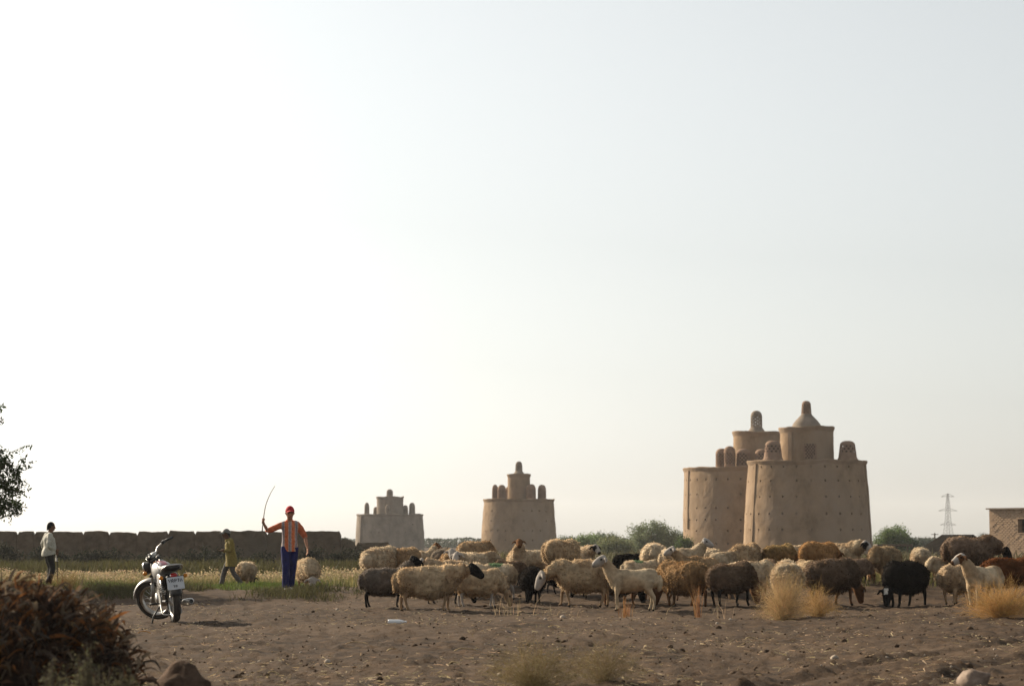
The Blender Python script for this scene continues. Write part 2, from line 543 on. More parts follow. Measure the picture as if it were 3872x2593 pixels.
# far left tower
AX4 = 1474; D4 = 410
t4, zt, zu = tower('squat grey mud pigeon tower farthest away, behind the end of the earth wall', AX4, D4, 5.95, 5.6, 5.65, 2.3, 8.65, [0.3, 0.5, 0.72], 24, 'plaster_grey', 4, 0.15)
add_pot(t4, at_top(1473, AX4, D4), 0, zu - 0.15, 0.58, 1.45, 0.3, 0.6, 'plaster_grey', n=14)
for sx, yy, r, h in ((1388, -1.0, 0.45, 2.1), (1419, 1.5, 0.45, 1.4), (1470, -3.4, 0.45, 1.7), (1531, 1.0, 0.5, 1.7), (1558, -0.5, 0.56, 2.1)):
    add_pot(t4, at_top(sx, AX4, D4 + yy), yy, zt - 0.1, r, h, 0.12, 0.55, 'plaster_grey', n=14)
pilaster(t4, math.pi + 0.62, 5.97, 5.65, 0, zt - 0.3, M['plaster_grey'], 0.4, 0.3)

# ------------------------------------------------------------------ rammed earth wall, one part per cast section
DW = 124.0
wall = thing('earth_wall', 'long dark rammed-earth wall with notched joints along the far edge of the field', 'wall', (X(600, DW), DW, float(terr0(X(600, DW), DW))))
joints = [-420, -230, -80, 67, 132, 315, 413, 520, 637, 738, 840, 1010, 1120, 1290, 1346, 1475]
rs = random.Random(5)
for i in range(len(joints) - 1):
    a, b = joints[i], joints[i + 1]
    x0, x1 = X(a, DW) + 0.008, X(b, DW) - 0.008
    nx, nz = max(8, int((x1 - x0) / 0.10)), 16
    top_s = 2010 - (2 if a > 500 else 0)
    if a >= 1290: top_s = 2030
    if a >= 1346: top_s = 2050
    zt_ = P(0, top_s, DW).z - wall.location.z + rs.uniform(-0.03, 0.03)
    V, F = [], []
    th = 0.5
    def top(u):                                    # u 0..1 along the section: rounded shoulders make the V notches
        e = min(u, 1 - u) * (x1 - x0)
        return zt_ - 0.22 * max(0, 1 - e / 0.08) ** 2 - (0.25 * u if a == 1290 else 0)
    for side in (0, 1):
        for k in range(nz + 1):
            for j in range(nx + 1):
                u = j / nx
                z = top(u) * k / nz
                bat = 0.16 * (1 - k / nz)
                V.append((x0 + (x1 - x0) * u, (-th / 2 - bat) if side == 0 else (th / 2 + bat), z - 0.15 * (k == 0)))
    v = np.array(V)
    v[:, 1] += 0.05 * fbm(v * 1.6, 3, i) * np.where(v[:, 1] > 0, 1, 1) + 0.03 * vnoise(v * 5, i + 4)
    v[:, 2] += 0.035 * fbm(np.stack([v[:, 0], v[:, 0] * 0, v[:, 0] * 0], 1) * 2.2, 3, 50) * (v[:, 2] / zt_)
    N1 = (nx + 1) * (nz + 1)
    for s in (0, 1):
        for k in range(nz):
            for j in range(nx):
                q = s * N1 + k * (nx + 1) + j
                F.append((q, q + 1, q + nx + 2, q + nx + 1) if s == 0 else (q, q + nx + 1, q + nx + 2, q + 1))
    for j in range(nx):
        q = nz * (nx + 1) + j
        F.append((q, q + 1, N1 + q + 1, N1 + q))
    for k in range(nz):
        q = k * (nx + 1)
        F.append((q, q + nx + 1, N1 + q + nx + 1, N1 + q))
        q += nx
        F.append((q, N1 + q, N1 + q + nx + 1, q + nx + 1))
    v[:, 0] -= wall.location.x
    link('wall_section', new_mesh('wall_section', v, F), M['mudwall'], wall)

# ------------------------------------------------------------------ mud-brick house on the right
DH = 164.0
hx0 = X(3742, DH); hg = float(terr0(hx0, DH))
house = thing('mud_brick_house', 'flat-roofed mud-brick house with one dark window at the right edge', 'house', (hx0, DH, hg), R(-52))
HH = P(0, 1926, DH).z - hg
HW, HD, TH = 9.0, 6.0, 0.45
wx0, wx1, wz0, wz1 = (3828 - 3742) / 56 / math.cos(R(52)), (3857 - 3742) / 56 / math.cos(R(52)), P(0, 2014, DH).z - hg, P(0, 1962, DH).z - hg
fw = MB()
def wallpiece(b, xa, xb, za, zb):
    nx, nz = max(2, int((xb - xa) / 0.18)), max(2, int((zb - za) / 0.18))
    b.box(((xa + xb) / 2, TH / 2, (za + zb) / 2), (xb - xa, TH, zb - za))
wallpiece(fw, 0, wx0, 0, HH); wallpiece(fw, wx1, HW, 0, HH); wallpiece(fw, wx0, wx1, 0, wz0); wallpiece(fw, wx0, wx1, wz1, HH)
fw.box((TH / 2, HD / 2 + TH / 2, HH / 2), (TH, HD - TH, HH - 0.004)); fw.box((HW - TH / 2, HD / 2 + TH / 2, HH / 2), (TH, HD - TH, HH - 0.004)); fw.box((HW / 2, HD + TH / 2, HH / 2), (HW, TH, HH))
fw.build('wall', M['mudbrick'], house)
# mud bricks on the facade: proud by a few mm where the plaster has fallen
bme = MB().box((0, 0, 0), (0.27, 0.05, 0.095)).build('brick', M['mudbrick'], house)
bricks = []
for k in range(int(HH / 0.125) - 1):
    for j in range(15):
        bx_, bz_ = 0.2 + j * 0.31 + (k % 2) * 0.155, 0.14 + k * 0.125
        if wx0 - 0.17 < bx_ < wx1 + 0.17 and wz0 - 0.1 < bz_ < wz1 + 0.1: continue
        if rs.random() < 0.25: continue
        bricks.append((bx_, bz_))
for q, (bx_, bz_) in enumerate(bricks[:290]):
    o = bme if q == 0 else bme.copy()
    if q: col.objects.link(o)
    o.location = (bx_, rs.uniform(-0.012, 0.008), bz_)
    o.rotation_euler = (0, rs.uniform(-0.03, 0.03), 0)
MB().box((HW / 2, HD / 2 + 0.2, HH + 0.05), (HW + 0.16, HD + 0.9, 0.10)).build('roof', M['plaster_grey'], house)
wf = MB()
wf.box(((wx0 + wx1) / 2, 0.06, wz0 - 0.03), (wx1 - wx0 + 0.12, 0.2, 0.06)); wf.box(((wx0 + wx1) / 2, 0.06, wz1 + 0.035), (wx1 - wx0 + 0.2, 0.2, 0.07))
wf.build('window_frame', M['mudbrick'], house)

# ------------------------------------------------------------------ lattice pylon, utility pole, dark tent, shelter
DP = 1500.0
pg = float(terr0(0, DP))
pyl = thing('power_pylon', 'thin steel lattice power pylon far off on the horizon', 'pylon', (X(3586, DP), DP, pg), R(20))
ph = P(0, 1866, DP).z - pg
def half(z):
    return np.interp(z, [0, ph * 0.45, ph * 0.8, ph], [2.9, 1.35, 0.85, 0.30])
legs = [(-1, -1), (1, -1), (1, 1), (-1, 1)]
lv = list(np.linspace(0, ph, 15))
for sx_, sy_ in legs:
    MB().tube([(sx_ * half(z), sy_ * half(z), z) for z in lv], 0.13, 5).build('leg', M['steel'], pyl)
br = MB()
for i in range(len(lv) - 1):
    for k in range(4):
        a, b = legs[k], legs[(k + 1) % 4]
        h0, h1 = half(lv[i]), half(lv[i + 1])
        br.tube([(a[0] * h0, a[1] * h0, lv[i]), (b[0] * h1, b[1] * h1, lv[i + 1])], 0.055, 4)
        br.tube([(b[0] * h0, b[1] * h0, lv[i]), (a[0] * h1, a[1] * h1, lv[i + 1])], 0.055, 4)
br.build('bracing', M['steel'], pyl)
for fz, hwid in ((0.94, 4.6), (0.655, 6.6), (0.37, 5.6)):
    z = ph * fz
    ab = MB()
    for s in (-1, 1):
        ab.tube([(-hwid * s, 0, z), (0, half(z), z + 0.2)], 0.14, 5); ab.tube([(-hwid * s, 0, z), (0, -half(z), z + 0.2)], 0.14, 5)
        ab.tube([(-hwid * s, 0, z), (0, 0, z + 2.0)], 0.12, 5)
    ab.build('cross_arm', M['steel'], pyl)

dq = 420.0
pole = thing('utility_pole', 'thin wooden utility pole with crossbar rising beside the dark gable', 'pole', (X(3535, dq), dq, GZ))
pz = P(0, 2014, dq).z - GZ
MB().tube([(0, 0, -0.3), (0, 0, pz)], [0.17, 0.12], 8).build('shaft', M['bark'], pole)
MB().box((0, 0, pz - 0.25), (1.3, 0.1, 0.12)).build('crossbar', M['bark'], pole)

dt = 150.0
tg = float(terr0(X(3560, dt), dt))
tent = thing('gabled_hut', 'low dark gable-roofed hut behind the big taupe sheep', 'hut', (X(3612, dt), dt, tg), R(30))
apex = P(0, 2020, dt).z - tg
roofm = MB()
hw_, ln = 2.6, 3.0
V = []
for yy in (-ln / 2, ln / 2):
    for xx_, zz in ((-hw_, 0.3), (0.2, apex), (hw_, 0.3), (hw_, 0.16), (0.2, apex - 0.16), (-hw_, 0.16)):
        V.append((xx_, yy, zz))
roofm.add(V, [(0, 1, 7, 6), (1, 2, 8, 7), (2, 3, 9, 8), (3, 4, 10, 9), (4, 5, 11, 10), (5, 0, 6, 11), (0, 5, 4, 1), (1, 4, 3, 2), (6, 7, 10, 11), (7, 8, 9, 10)])
roofm.build('roof', M['dark'], tent)
V = [(-hw_ + 0.15, -ln / 2 + 0.1, -0.1), (hw_ - 0.15, -ln / 2 + 0.1, -0.1), (hw_ - 0.15, -ln / 2 + 0.1, 0.2), (0.2, -ln / 2 + 0.1, apex - 0.22), (-hw_ + 0.15, -ln / 2 + 0.1, 0.2)]
V += [(a, ln / 2 - 0.1, c) for a, b_, c in V]
MB().add(V, [(0, 1, 2, 3, 4), (9, 8, 7, 6, 5), (0, 4, 9, 5), (1, 6, 7, 2), (0, 5, 6, 1)]).build('wall', M['mudwall'], tent)

ds = 170.0
sg = float(terr0(X(3375, ds), ds))
sh = thing('brush_shelter', 'flat-roofed pole shelter behind the tan sheep beside the large tower', 'shelter', (X(3376, ds), ds, sg))
shz = P(0, 2062, ds).z - sg
b = MB().box((0, 0, shz + 0.05), (2.5, 1.8, 0.12))
for k in range(9): b.tube([(-1.25 + k * 0.31, -1.05, shz - 0.03), (-1.2 + k * 0.31, 1.05, shz - 0.02)], 0.035, 5)
b.build('roof', M['bark'], sh)
for ex in (-1.15, 0.1, 1.15):
    for ey in (-0.8, 0.8):
        MB().tube([(ex, ey, -0.1), (ex + 0.03, ey, shz)], 0.05, 6).build('post', M['bark'], sh)

# ------------------------------------------------------------------ vegetation
def jit(c, n, s=0.25):
    c = np.array(c, float)
    return np.clip(c[None, :] * (1 + rng.uniform(-s, s, (n, 1))) * (1 + rng.uniform(-0.08, 0.08, (n, 3))), 0.002, 1)

def leaf_geo(cen, size, asp=0.5, droop=0.0):
    n = len(cen)
    a = rng.normal(size=(n, 3)); a[:, 2] -= droop; a /= np.linalg.norm(a, axis=1)[:, None]
    b = np.cross(a, rng.normal(size=(n, 3))); b /= np.linalg.norm(b, axis=1)[:, None]
    L = np.asarray(size).reshape(-1, 1) * np.ones((n, 1))
    v = np.stack([cen - a * L * 0.5, cen + b * L * asp * 0.5, cen + a * L * 0.5, cen - b * L * asp * 0.5], 1).reshape(-1, 3)
    f = np.arange(4 * n).reshape(n, 4)
    return v, f

def leaf_mesh(name, cen, size, cols, asp=0.5, droop=0.0):
    v, f = leaf_geo(cen, size, asp, droop)
    return np_mesh(name, v, f, colors=np.repeat(cols, 4, 0))

def blade_geo(base, h, w, lean):
    """bent two-piece blades: 5 verts, as one quad and one triangle folded into quads"""
    n = len(base)
    h = np.asarray(h).reshape(-1, 1) * np.ones((n, 1)); w = np.asarray(w).reshape(-1, 1) * np.ones((n, 1))
    ang = rng.uniform(0, 2 * np.pi, n)
    s = np.stack([np.cos(ang), np.sin(ang), 0 * ang], 1)
    up = np.array([[0, 0, 1.0]])
    ln = np.concatenate([np.asarray(lean), np.zeros((n, 1))], 1)
    m = base + up * h * 0.55 + ln * h * 0.25
    tip = base + up * h * 0.97 + ln * h * 0.9
    v = np.stack([base - s * w / 2, base + s * w / 2, m + s * w * 0.4, m - s * w * 0.4, tip + s * w * 0.06, tip - s * w * 0.06], 1).reshape(-1, 3)
    i = np.arange(n)[:, None] * 6
    f = np.concatenate([i + np.array([[0, 1, 2, 3]]), i + np.array([[3, 2, 4, 5]])], 0)
    return v, f

def blade_mesh(name, base, h, w, lean_amt, cols):
    v, f = blade_geo(base, h, w, rng.normal(size=(len(base), 2)) * lean_amt)
    return np_mesh(name, v, f, colors=np.repeat(cols, 6, 0))

def ellipsoid_pts(n, c, r, shell=0.55):
    d = rng.normal(size=(n, 3)); d /= np.linalg.norm(d, axis=1)[:, None]
    q = (shell + (1 - shell) * rng.random((n, 1))) if shell else rng.random((n, 1)) ** (1 / 3)
    return np.array(c) + d * q * np.array(r)

def clumped(nc, per, c, r, cr, shell=0.5, floor=None):
    cc = ellipsoid_pts(nc, c, r, shell)
    if floor is not None: cc = cc[cc[:, 2] > floor]
    p = np.repeat(cc, per, 0) + rng.normal(size=(len(cc) * per, 3)) * cr
    tone = np.repeat(rng.uniform(0.7, 1.25, len(cc)), per)
    return p, tone

def tree(label, x, y, g, wdt, hgt, colr, leaf, nc=60, per=45, group=None, low=0.12, name='tree', cat='tree', crown_bot=0.2):
    t = thing(name, label, cat, (x, y, g), rng.uniform(0, 6), group)
    tr = MB()
    tr.tube(curve([(0, 0, -0.1), (0.05 * wdt, 0.02 * wdt, hgt * 0.25), (0.0, 0.04 * wdt, hgt * 0.6)], 5), list(np.linspace(0.045 * hgt, 0.012 * hgt, 11)), 7)
    for k in range(6):
        a = k * 2.4; z0 = hgt * (0.15 + 0.07 * k)
        e = Vector((math.cos(a) * wdt * 0.36, math.sin(a) * wdt * 0.36, hgt * (0.5 + 0.06 * k)))
        tr.tube(curve([(0.02 * wdt, 0.02 * wdt, z0), tuple(Vector((0, 0, z0)).lerp(e, 0.5) + Vector((0, 0, hgt * 0.04))), tuple(e)], 4), list(np.linspace(0.022 * hgt, 0.006 * hgt, 9)), 6)
    tr.build('trunk', M['bark'], t, True)
    zc = hgt * (crown_bot + 1) / 2
    p, tone = clumped(nc, per, (0, 0, zc), (wdt / 2 * 0.9, wdt / 2 * 0.9, hgt * (1 - crown_bot) / 2 * 0.88), leaf * 1.6, 0.35)
    p = p[p[:, 2] > hgt * low * 0.3]; tone = tone[:len(p)]
    c = jit(colr, len(p)) * tone[:, None]
    link('crown', leaf_mesh('crown', p, rng.uniform(0.6, 1.3, len(p)) * leaf, c, 0.7), M['veg'], t)
    return t

# far trees between the towers and on the right
def far_tree(label, sx, sy_top, d, wS, colr, g=GZ, hmin=None, group='trees beyond the flock', nc=130, per=60):
    k = FPX / d
    h = P(0, sy_top, d).z - g
    return tree(label, X(sx, d), d, g, wS / k, h, colr, max(0.15, 0.042 * h), int(nc * 1.4), per, group, crown_bot=0.0)
far_tree('tall pale green round-crowned tree rising above the hedge left of the twin towers', 2462, 1966, 255, 225, (0.17, 0.20, 0.11), nc=200)
far_tree('dark green tree partly hidden by the twin towers, right of the pale round tree', 2575, 2012, 262, 150, (0.05, 0.08, 0.04))
far_tree('low olive bush tree in front of the pale round tree', 2330, 2030, 235, 170, (0.165, 0.18, 0.085))
far_tree('bright green tree beside the middle tower', 2225, 2020, 270, 150, (0.15, 0.20, 0.075))
far_tree('low green bush right at the foot of the middle tower', 2140, 2028, 300, 120, (0.09, 0.12, 0.055))
far_tree('small bright green bush against the left side of the twin towers', 2590, 2040, 232, 70, (0.075, 0.11, 0.03))
far_tree('long low green tree standing behind the black-faced white sheep', 2280, 2014, 300, 190, (0.08, 0.105, 0.05))
far_tree('rounded green tree to the right of the largest tower', 3378, 1982, 250, 150, (0.13, 0.18, 0.065), nc=180)
far_tree('low dark tree in front of the rounded tree right of the tower', 3430, 2030, 262, 90, (0.035, 0.055, 0.03))
far_tree('small thin tree on the horizon left of the utility pole', 3490, 2028, 420, 75, (0.05, 0.065, 0.035), nc=60)
far_tree('small faint tree beside the mud-brick house', 3725, 2012, 420, 60, (0.06, 0.07, 0.05), nc=60)
# far wood on the horizon: one mass
p, tone = [], []
n = 26000
xs = rng.uniform(-130, 150, n); yy_ = rng.uniform(560, 585, n)
hh = 1.5 + 0.9 * fbm(np.stack([xs, xs * 0, xs * 0], 1) * 0.12, 3, 77)
zz_ = GZ + rng.random(n) * np.clip(hh, 0.5, 2.4)
wood = link('far_wood', leaf_mesh('far_wood', np.stack([xs, yy_, zz_], 1), rng.uniform(0.3, 0.8, n), jit((0.045, 0.055, 0.035), n), 0.8), M['veg'])
tag(wood, 'dark low line of trees along the horizon', 'wood', kind='stuff')

# near tree, mostly outside the left edge
def near_tree():
    d = 50.0; x = X(-318, d); g = T(x, d)
    t = thing('broadleaf_tree', 'dark leafy tree reaching in from the left edge above the wall', 'tree', (x, d, g))
    rr_ = random.Random(11)
    tr = MB(); lv = []
    tr.tube(curve([(0, 0, -0.15), (0.06, 0.03, 0.9), (-0.02, 0.0, 1.9), (0.05, 0.05, 3.4)], 6), list(np.linspace(0.14, 0.05, 19)), 9)
    for k in range(46):
        a = k * 2.39996
        z0 = 1.35 + 1.95 * (k / 46)
        ln = rr_.uniform(1.4, 2.15) * (1 - 0.35 * abs(k / 46 - 0.4))
        e = Vector((math.cos(a) * ln, math.sin(a) * ln, z0 + rr_.uniform(0.1, 1.0) - (0.3 if k < 14 else 0)))
        path = curve([(0.03, 0.02, z0), tuple(Vector((0, 0, z0)).lerp(e, 0.5) + Vector((0, 0, 0.22))), tuple(e)], 6)
        tr.tube(path, list(np.linspace(0.035, 0.006, len(path))), 6)
        for j in range(11):
            b0 = path[rr_.randrange(4, len(path))]
            tw = b0 + Vector((rr_.gauss(0, 0.22), rr_.gauss(0, 0.22), rr_.gauss(0.02, 0.2)))
            tr.tube([b0, (b0 + tw) / 2 + Vector((0, 0, 0.03)), tw], [0.006, 0.004, 0.003], 4)
            for q in range(60):
                s = rr_.random()
                lv.append(b0.lerp(tw, s) + Vector((rr_.gauss(0, 0.055), rr_.gauss(0, 0.055), rr_.gauss(-0.03, 0.055))))
    for k in range(13):   # leafy twigs on the side towards the camera's view
        a = rr_.uniform(-0.35, 0.35); ln = rr_.uniform(1.75, 2.15); z0 = 1.5 + 1.5 * k / 13
        e = Vector((math.cos(a) * ln, math.sin(a) * ln, 1.62 + 1.35 * k / 13 + rr_.uniform(-0.08, 0.08)))
        path = curve([(0.03, 0.02, z0), tuple(Vector((0, 0, z0)).lerp(e, 0.5) + Vector((0, 0, 0.2))), tuple(e)], 6)
        tr.tube(path, list(np.linspace(0.03, 0.005, len(path))), 6)
        for j in range(12):
            b0 = path[rr_.randrange(6, len(path))]
            tw = b0 + Vector((rr_.gauss(0, 0.15), rr_.gauss(0, 0.2), rr_.gauss(-0.02, 0.16)))
            tr.tube([b0, (b0 + tw) / 2 + Vector((0, 0, 0.03)), tw], [0.006, 0.004, 0.003], 4)
            for q in range(30):
                lv.append(b0.lerp(tw, rr_.random()) + Vector((rr_.gauss(0, 0.05), rr_.gauss(0, 0.05), rr_.gauss(-0.03, 0.05))))
    tr.build('trunk', M['bark'], t, True)
    lv = np.array([tuple(a) for a in lv])
    link('crown', leaf_mesh('crown', lv, rng.uniform(0.06, 0.12, len(lv)), jit((0.03, 0.05, 0.014), len(lv)), 0.42, 0.8), M['veg'], t)
near_tree()

# bushes at the foot of the wall, each one its own
bush_spots = [(20, 108, 1.6, 1.15), (150, 112, 1.7, 0.9), (215, 108, 1.2, 0.75), (330, 114, 1.6, 0.75), (420, 114, 1.9, 0.85), (560, 113, 1.5, 0.6), (720, 114, 2.2, 0.8), (800, 115, 2.4, 0.95),
              (870, 114, 1.9, 0.75), (1000, 115, 1.5, 0.6), (1190, 115, 2.6, 0.9), (1290, 115, 2.3, 0.85), (1375, 113, 2.2, 0.85), (1440, 112, 1.5, 0.7)]
bush_lab = ['dark bush at the wall foot at the left picture edge', 'dark bush at the wall foot just left of the white-shirted man', 'low dark bush at the wall foot just right of the white-shirted man',
            'low dark bush at the wall foot between the white-shirted man and the motorcycle', 'wide dark bush at the wall foot left of the motorcycle headlight', 'low dark bush at the wall foot behind the motorcycle',
            'broad dark bush at the wall foot right of the motorcycle', 'tallest dark bush at the wall foot left of the yellow-shirted man', 'dark bush at the wall foot directly behind the yellow-shirted man',
            'small dark bush at the wall foot between the yellow-shirted man and the striped-shirt shepherd', 'broad dark bush at the wall foot just right of the striped-shirt shepherd',
            'second dark bush at the wall foot right of the striped-shirt shepherd', 'dark bush below the broken end of the wall', 'last small dark bush beyond the end of the wall, left of the flock']
for (sx, d, wd, hg), lb in zip(bush_spots, bush_lab):
    x = X(sx, d); b = thing('bush', lb, 'bush', (x, d, float(terr0(x, d))), 0, 'bushes along the foot of the wall')
    p, tone = clumped(26, 40, (0, 0, hg * 0.45), (wd / 2, 0.45, hg * 0.5), 0.11, 0.3)
    p[:, 2] = np.abs(p[:, 2])
    link('foliage', leaf_mesh('foliage', p, rng.uniform(0.06, 0.16, len(p)), jit((0.018, 0.021, 0.011), len(p)) * tone[:, None], 0.5), M['veg'], b)
    st = MB()
    for k in range(7):
        a = k * 0.9
        st.tube([(0.05 * math.cos(a), 0.05 * math.sin(a), -0.03), (wd * 0.3 * math.cos(a), 0.25 * math.sin(a), hg * 0.6)], [0.02, 0.008], 5)
    st.build('stem', M['bark'], b)

def strip(name, label, cat, n, sx0, sx1, d0, d1, h, w, lean, colr, mat_='veg', dens=None, cj=0.25, sink=0.02):
    d = rng.uniform(d0, d1, n)
    x = (rng.uniform(sx0, sx1, n) - 1936) / FPX * d
    if dens is not None:
        k = dens(x, d) > rng.random(n)
        x, d = x[k], d[k]
    base = np.stack([x, d, terr(x, d) - sink], 1)
    hh_ = rng.uniform(h[0], h[1], len(x)) * (1 + 0.35 * vnoise(base * [1.3, 0.6, 0], 5))
    c = jit(colr, len(x), cj)
    me = blade_mesh(name, base, hh_, rng.uniform(w[0], w[1], len(x)), lean, c)
    return tag(link(name, me, M[mat_]), label, cat, kind='stuff')

patchy = lambda f, t0=0.0: (lambda x, d: np.clip(0.5 + 1.2 * fbm(np.stack([x * f, d * f * 0.4, x * 0], 1), 3, 31) + t0, 0, 1))
edgy = lambda f, a, b, c, e: (lambda x, d: f(x, d) * ss(a, b, d + 0.5 * vnoise(np.stack([x * 2, d, x * 0], 1), 8)) * (1 - ss(c, e, d)))
strip('scrub', 'olive scrub growing along the far side of the field', 'scrub', 26000, -200, 1500, 78, 100, (0.15, 0.5), (0.03, 0.07), 0.35, (0.068, 0.062, 0.024), dens=patchy(0.35))
strip('reed_bed', 'pale dry seed-headed grass across the field', 'grass', 15000, -200, 1620, 63, 72, (0.16, 0.36), (0.015, 0.03), 0.2, (0.24, 0.205, 0.092), 'straw', dens=patchy(0.6, 0.2))
# fluffy seed heads of that grass
n = 9000
d = rng.uniform(63, 71, n); x = (rng.uniform(-200, 1620, n) - 1936) / FPX * d
k = patchy(0.6, 0.15)(x, d) > rng.random(n); x, d = x[k], d[k]
cen = np.stack([x, d, terr(x, d) + rng.uniform(0.18, 0.36, len(x)) * (1 + 0.35 * vnoise(np.stack([x * 1.3, d * 0.6, 0 * x], 1), 5))], 1)
tag(link('seed_heads', leaf_mesh('seed_heads', cen, rng.uniform(0.04, 0.09, len(x)), jit((0.42, 0.32, 0.19), len(x)), 0.6), M['straw']), 'pale fluffy seed heads of the dry field grass', 'grass', kind='stuff')
strip('green_grass', 'bright green grass in the irrigated field', 'grass', 52000, -200, 1450, 52.5, 68, (0.05, 0.18), (0.01, 0.025), 0.4, (0.092, 0.125, 0.026), dens=patchy(0.45, 0.25))
strip('bank_weeds', 'olive weeds covering the low earth bank in front of the field', 'weeds', 30000, -150, 1440, 45.2, 49.8, (0.03, 0.21), (0.008, 0.02), 0.6, (0.072, 0.066, 0.028), dens=edgy(patchy(0.9, -0.12), 45.2, 46.6, 49, 49.8))
strip('terrace_grass', 'yellow-green grass behind the flock on the right', 'grass', 24000, 2000, 4000, 52, 78, (0.04, 0.22), (0.012, 0.03), 0.4, (0.135, 0.115, 0.048), dens=edgy(patchy(0.5, -0.25), 52, 58, 76, 78))
strip('trampled_grass', 'yellow-green grass patch behind the black grazing sheep', 'grass', 9000, 3180, 3700, 45, 55, (0.06, 0.26), (0.01, 0.022), 0.4, (0.15, 0.135, 0.05), dens=edgy(patchy(0.8, 0.0), 45, 48, 54, 55))
strip('far_scrub', 'dry scrub on the plain in front of the towers', 'scrub', 16000, 1450, 4100, 85, 190, (0.2, 0.7), (0.06, 0.14), 0.4, (0.10, 0.088, 0.045), dens=patchy(0.12, 0.0))
strip('dirt_tufts', 'thin dry grass scattered over the bare soil', 'grass', 2600, -100, 4000, 20, 44, (0.02, 0.07), (0.004, 0.009), 0.8, (0.26, 0.20, 0.11), 'straw', dens=patchy(0.5, -0.25))

# dry straw scraps and pebbles strewn over the soil (uncountable)
n = 9500
d = 17 + 28 * rng.random(n) ** 1.3
x = (rng.uniform(-150, 4020, n) - 1936) / FPX * d
k = patchy(0.9, -0.15)(x, d) > rng.random(n); x, d = x[k], d[k]
cen = np.stack([x, d, terr(x, d) + 0.012], 1)
a = rng.uniform(0, 2 * np.pi, len(x)); L_ = rng.uniform(0.02, 0.10, len(x)) ** 1.0
dirv = np.stack([np.cos(a), np.sin(a), rng.normal(size=len(x)) * 0.2], 1) * L_[:, None]
sd = np.stack([-np.sin(a), np.cos(a), 0 * a + 0.8], 1) * rng.uniform(0.002, 0.0065, (len(x), 1))
v = np.stack([cen - dirv / 2 - sd, cen + dirv / 2 - sd * 0.2, cen + dirv / 2 + sd * 0.3, cen - dirv / 2 + sd * 0.8], 1).reshape(-1, 3)
tag(link('straw_scraps', np_mesh('straw_scraps', v, np.arange(len(v)).reshape(-1, 4), colors=np.repeat(jit((0.42, 0.32, 0.19), len(x), 0.35), 4, 0)), M['straw']), 'dry straw scraps strewn over the bare soil', 'straw', kind='stuff')

def rock_geo(seed, n=9, m=12):
    V, F = [], []
    for i in range(n + 1):
        th = math.pi * i / n
        for j in range(m):
            ph_ = 2 * math.pi * j / m
            V.append((math.sin(th) * math.cos(ph_), math.sin(th) * math.sin(ph_), math.cos(th)))
    v = np.array(V); v *= (1 + 0.28 * fbm(v * 1.4 + seed * 3.1, 3, seed))[:, None]
    for i in range(n):
        for j in range(m):
            F.append((i * m + j, (i + 1) * m + j, (i + 1) * m + (j + 1) % m, i * m + (j + 1) % m))
    return v, np.array(F)
# clods and pebbles
cv, cf = rock_geo(3, 4, 6)
n = 3000
d = 16 + 30 * rng.random(n) ** 1.2; x = (rng.uniform(-150, 4020, n) - 1936) / FPX * d
s = rng.uniform(0.005, 0.017, n) * (1 + (rng.random(n) < 0.05) * 1.6)
base = np.stack([x, d, terr(x, d) + s * 0.25], 1)
ang = rng.uniform(0, 6.28, n)
v0 = np.repeat(cv[None], n, 0) * s[:, None, None] * [1, 1, 0.7]
vx = v0[:, :, 0] * np.cos(ang)[:, None] - v0[:, :, 1] * np.sin(ang)[:, None]
vy = v0[:, :, 0] * np.sin(ang)[:, None] + v0[:, :, 1] * np.cos(ang)[:, None]
v = np.stack([vx, vy, v0[:, :, 2]], 2) + base[:, None, :]
f = (cf[None] + (np.arange(n) * len(cv))[:, None, None]).reshape(-1, 4)
pc = np.where(rng.random((n, 1)) < 0.10, [[0.36, 0.30, 0.24]], [[0.070, 0.045, 0.028]]) * rng.uniform(0.7, 1.25, (n, 1))
M['pebble'] = mat('pebble', (1, 1, 1), scale=20, rough=0.95, attr=True, spec=0.1)
tag(link('clods_and_pebbles', np_mesh('clods_and_pebbles', v.reshape(-1, 3), f, colors=np.repeat(pc, len(cv), 0)), M['pebble']), 'soil clods and pebbles over the bare ground', 'gravel', kind='stuff')

M['palestone'] = mat('pale_stone', (0.16, 0.115, 0.085), (0.30, 0.23, 0.18), 9, 0.95, bump=0.8, bscale=18, spec=0.1)
M['clod'] = mat('earth_clod', (0.05, 0.032, 0.022), (0.11, 0.072, 0.05), 7, 0.97, bump=1.0, bscale=18, spec=0.05)
def stone(label, sx, sy, d, size, seed, m='stone', name='stone'):
    v, f = rock_geo(seed, 14, 20)
    p = P(sx, sy, d); g = T(p.x, d)
    o = link(name, np_mesh(name, v * np.array(size), f, smooth=False), M[m])
    o.location = (p.x, d, g + size[2] * 0.45)
    o.rotation_euler = (0, 0, seed)
    return tag(o, label, 'stone', 'stones on the bare soil')
stone('grey angular stone lying on the soil in the right foreground', 3685, 2540, 19.3, (0.14, 0.12, 0.085), 2, 'palestone')
stone('large blurred brown clod of earth beside the weed in the left foreground', 690, 2590, 16.6, (0.18, 0.15, 0.20), 6, 'clod')
stone('small pale stone on the soil left of the thin dry stalks', 1920, 2380, 30.5, (0.045, 0.04, 0.028), 8)
stone('small brown stone at the edge of the left foreground, right of the leaf heap', 560, 2500, 19.0, (0.09, 0.07, 0.05), 12, 'clod')

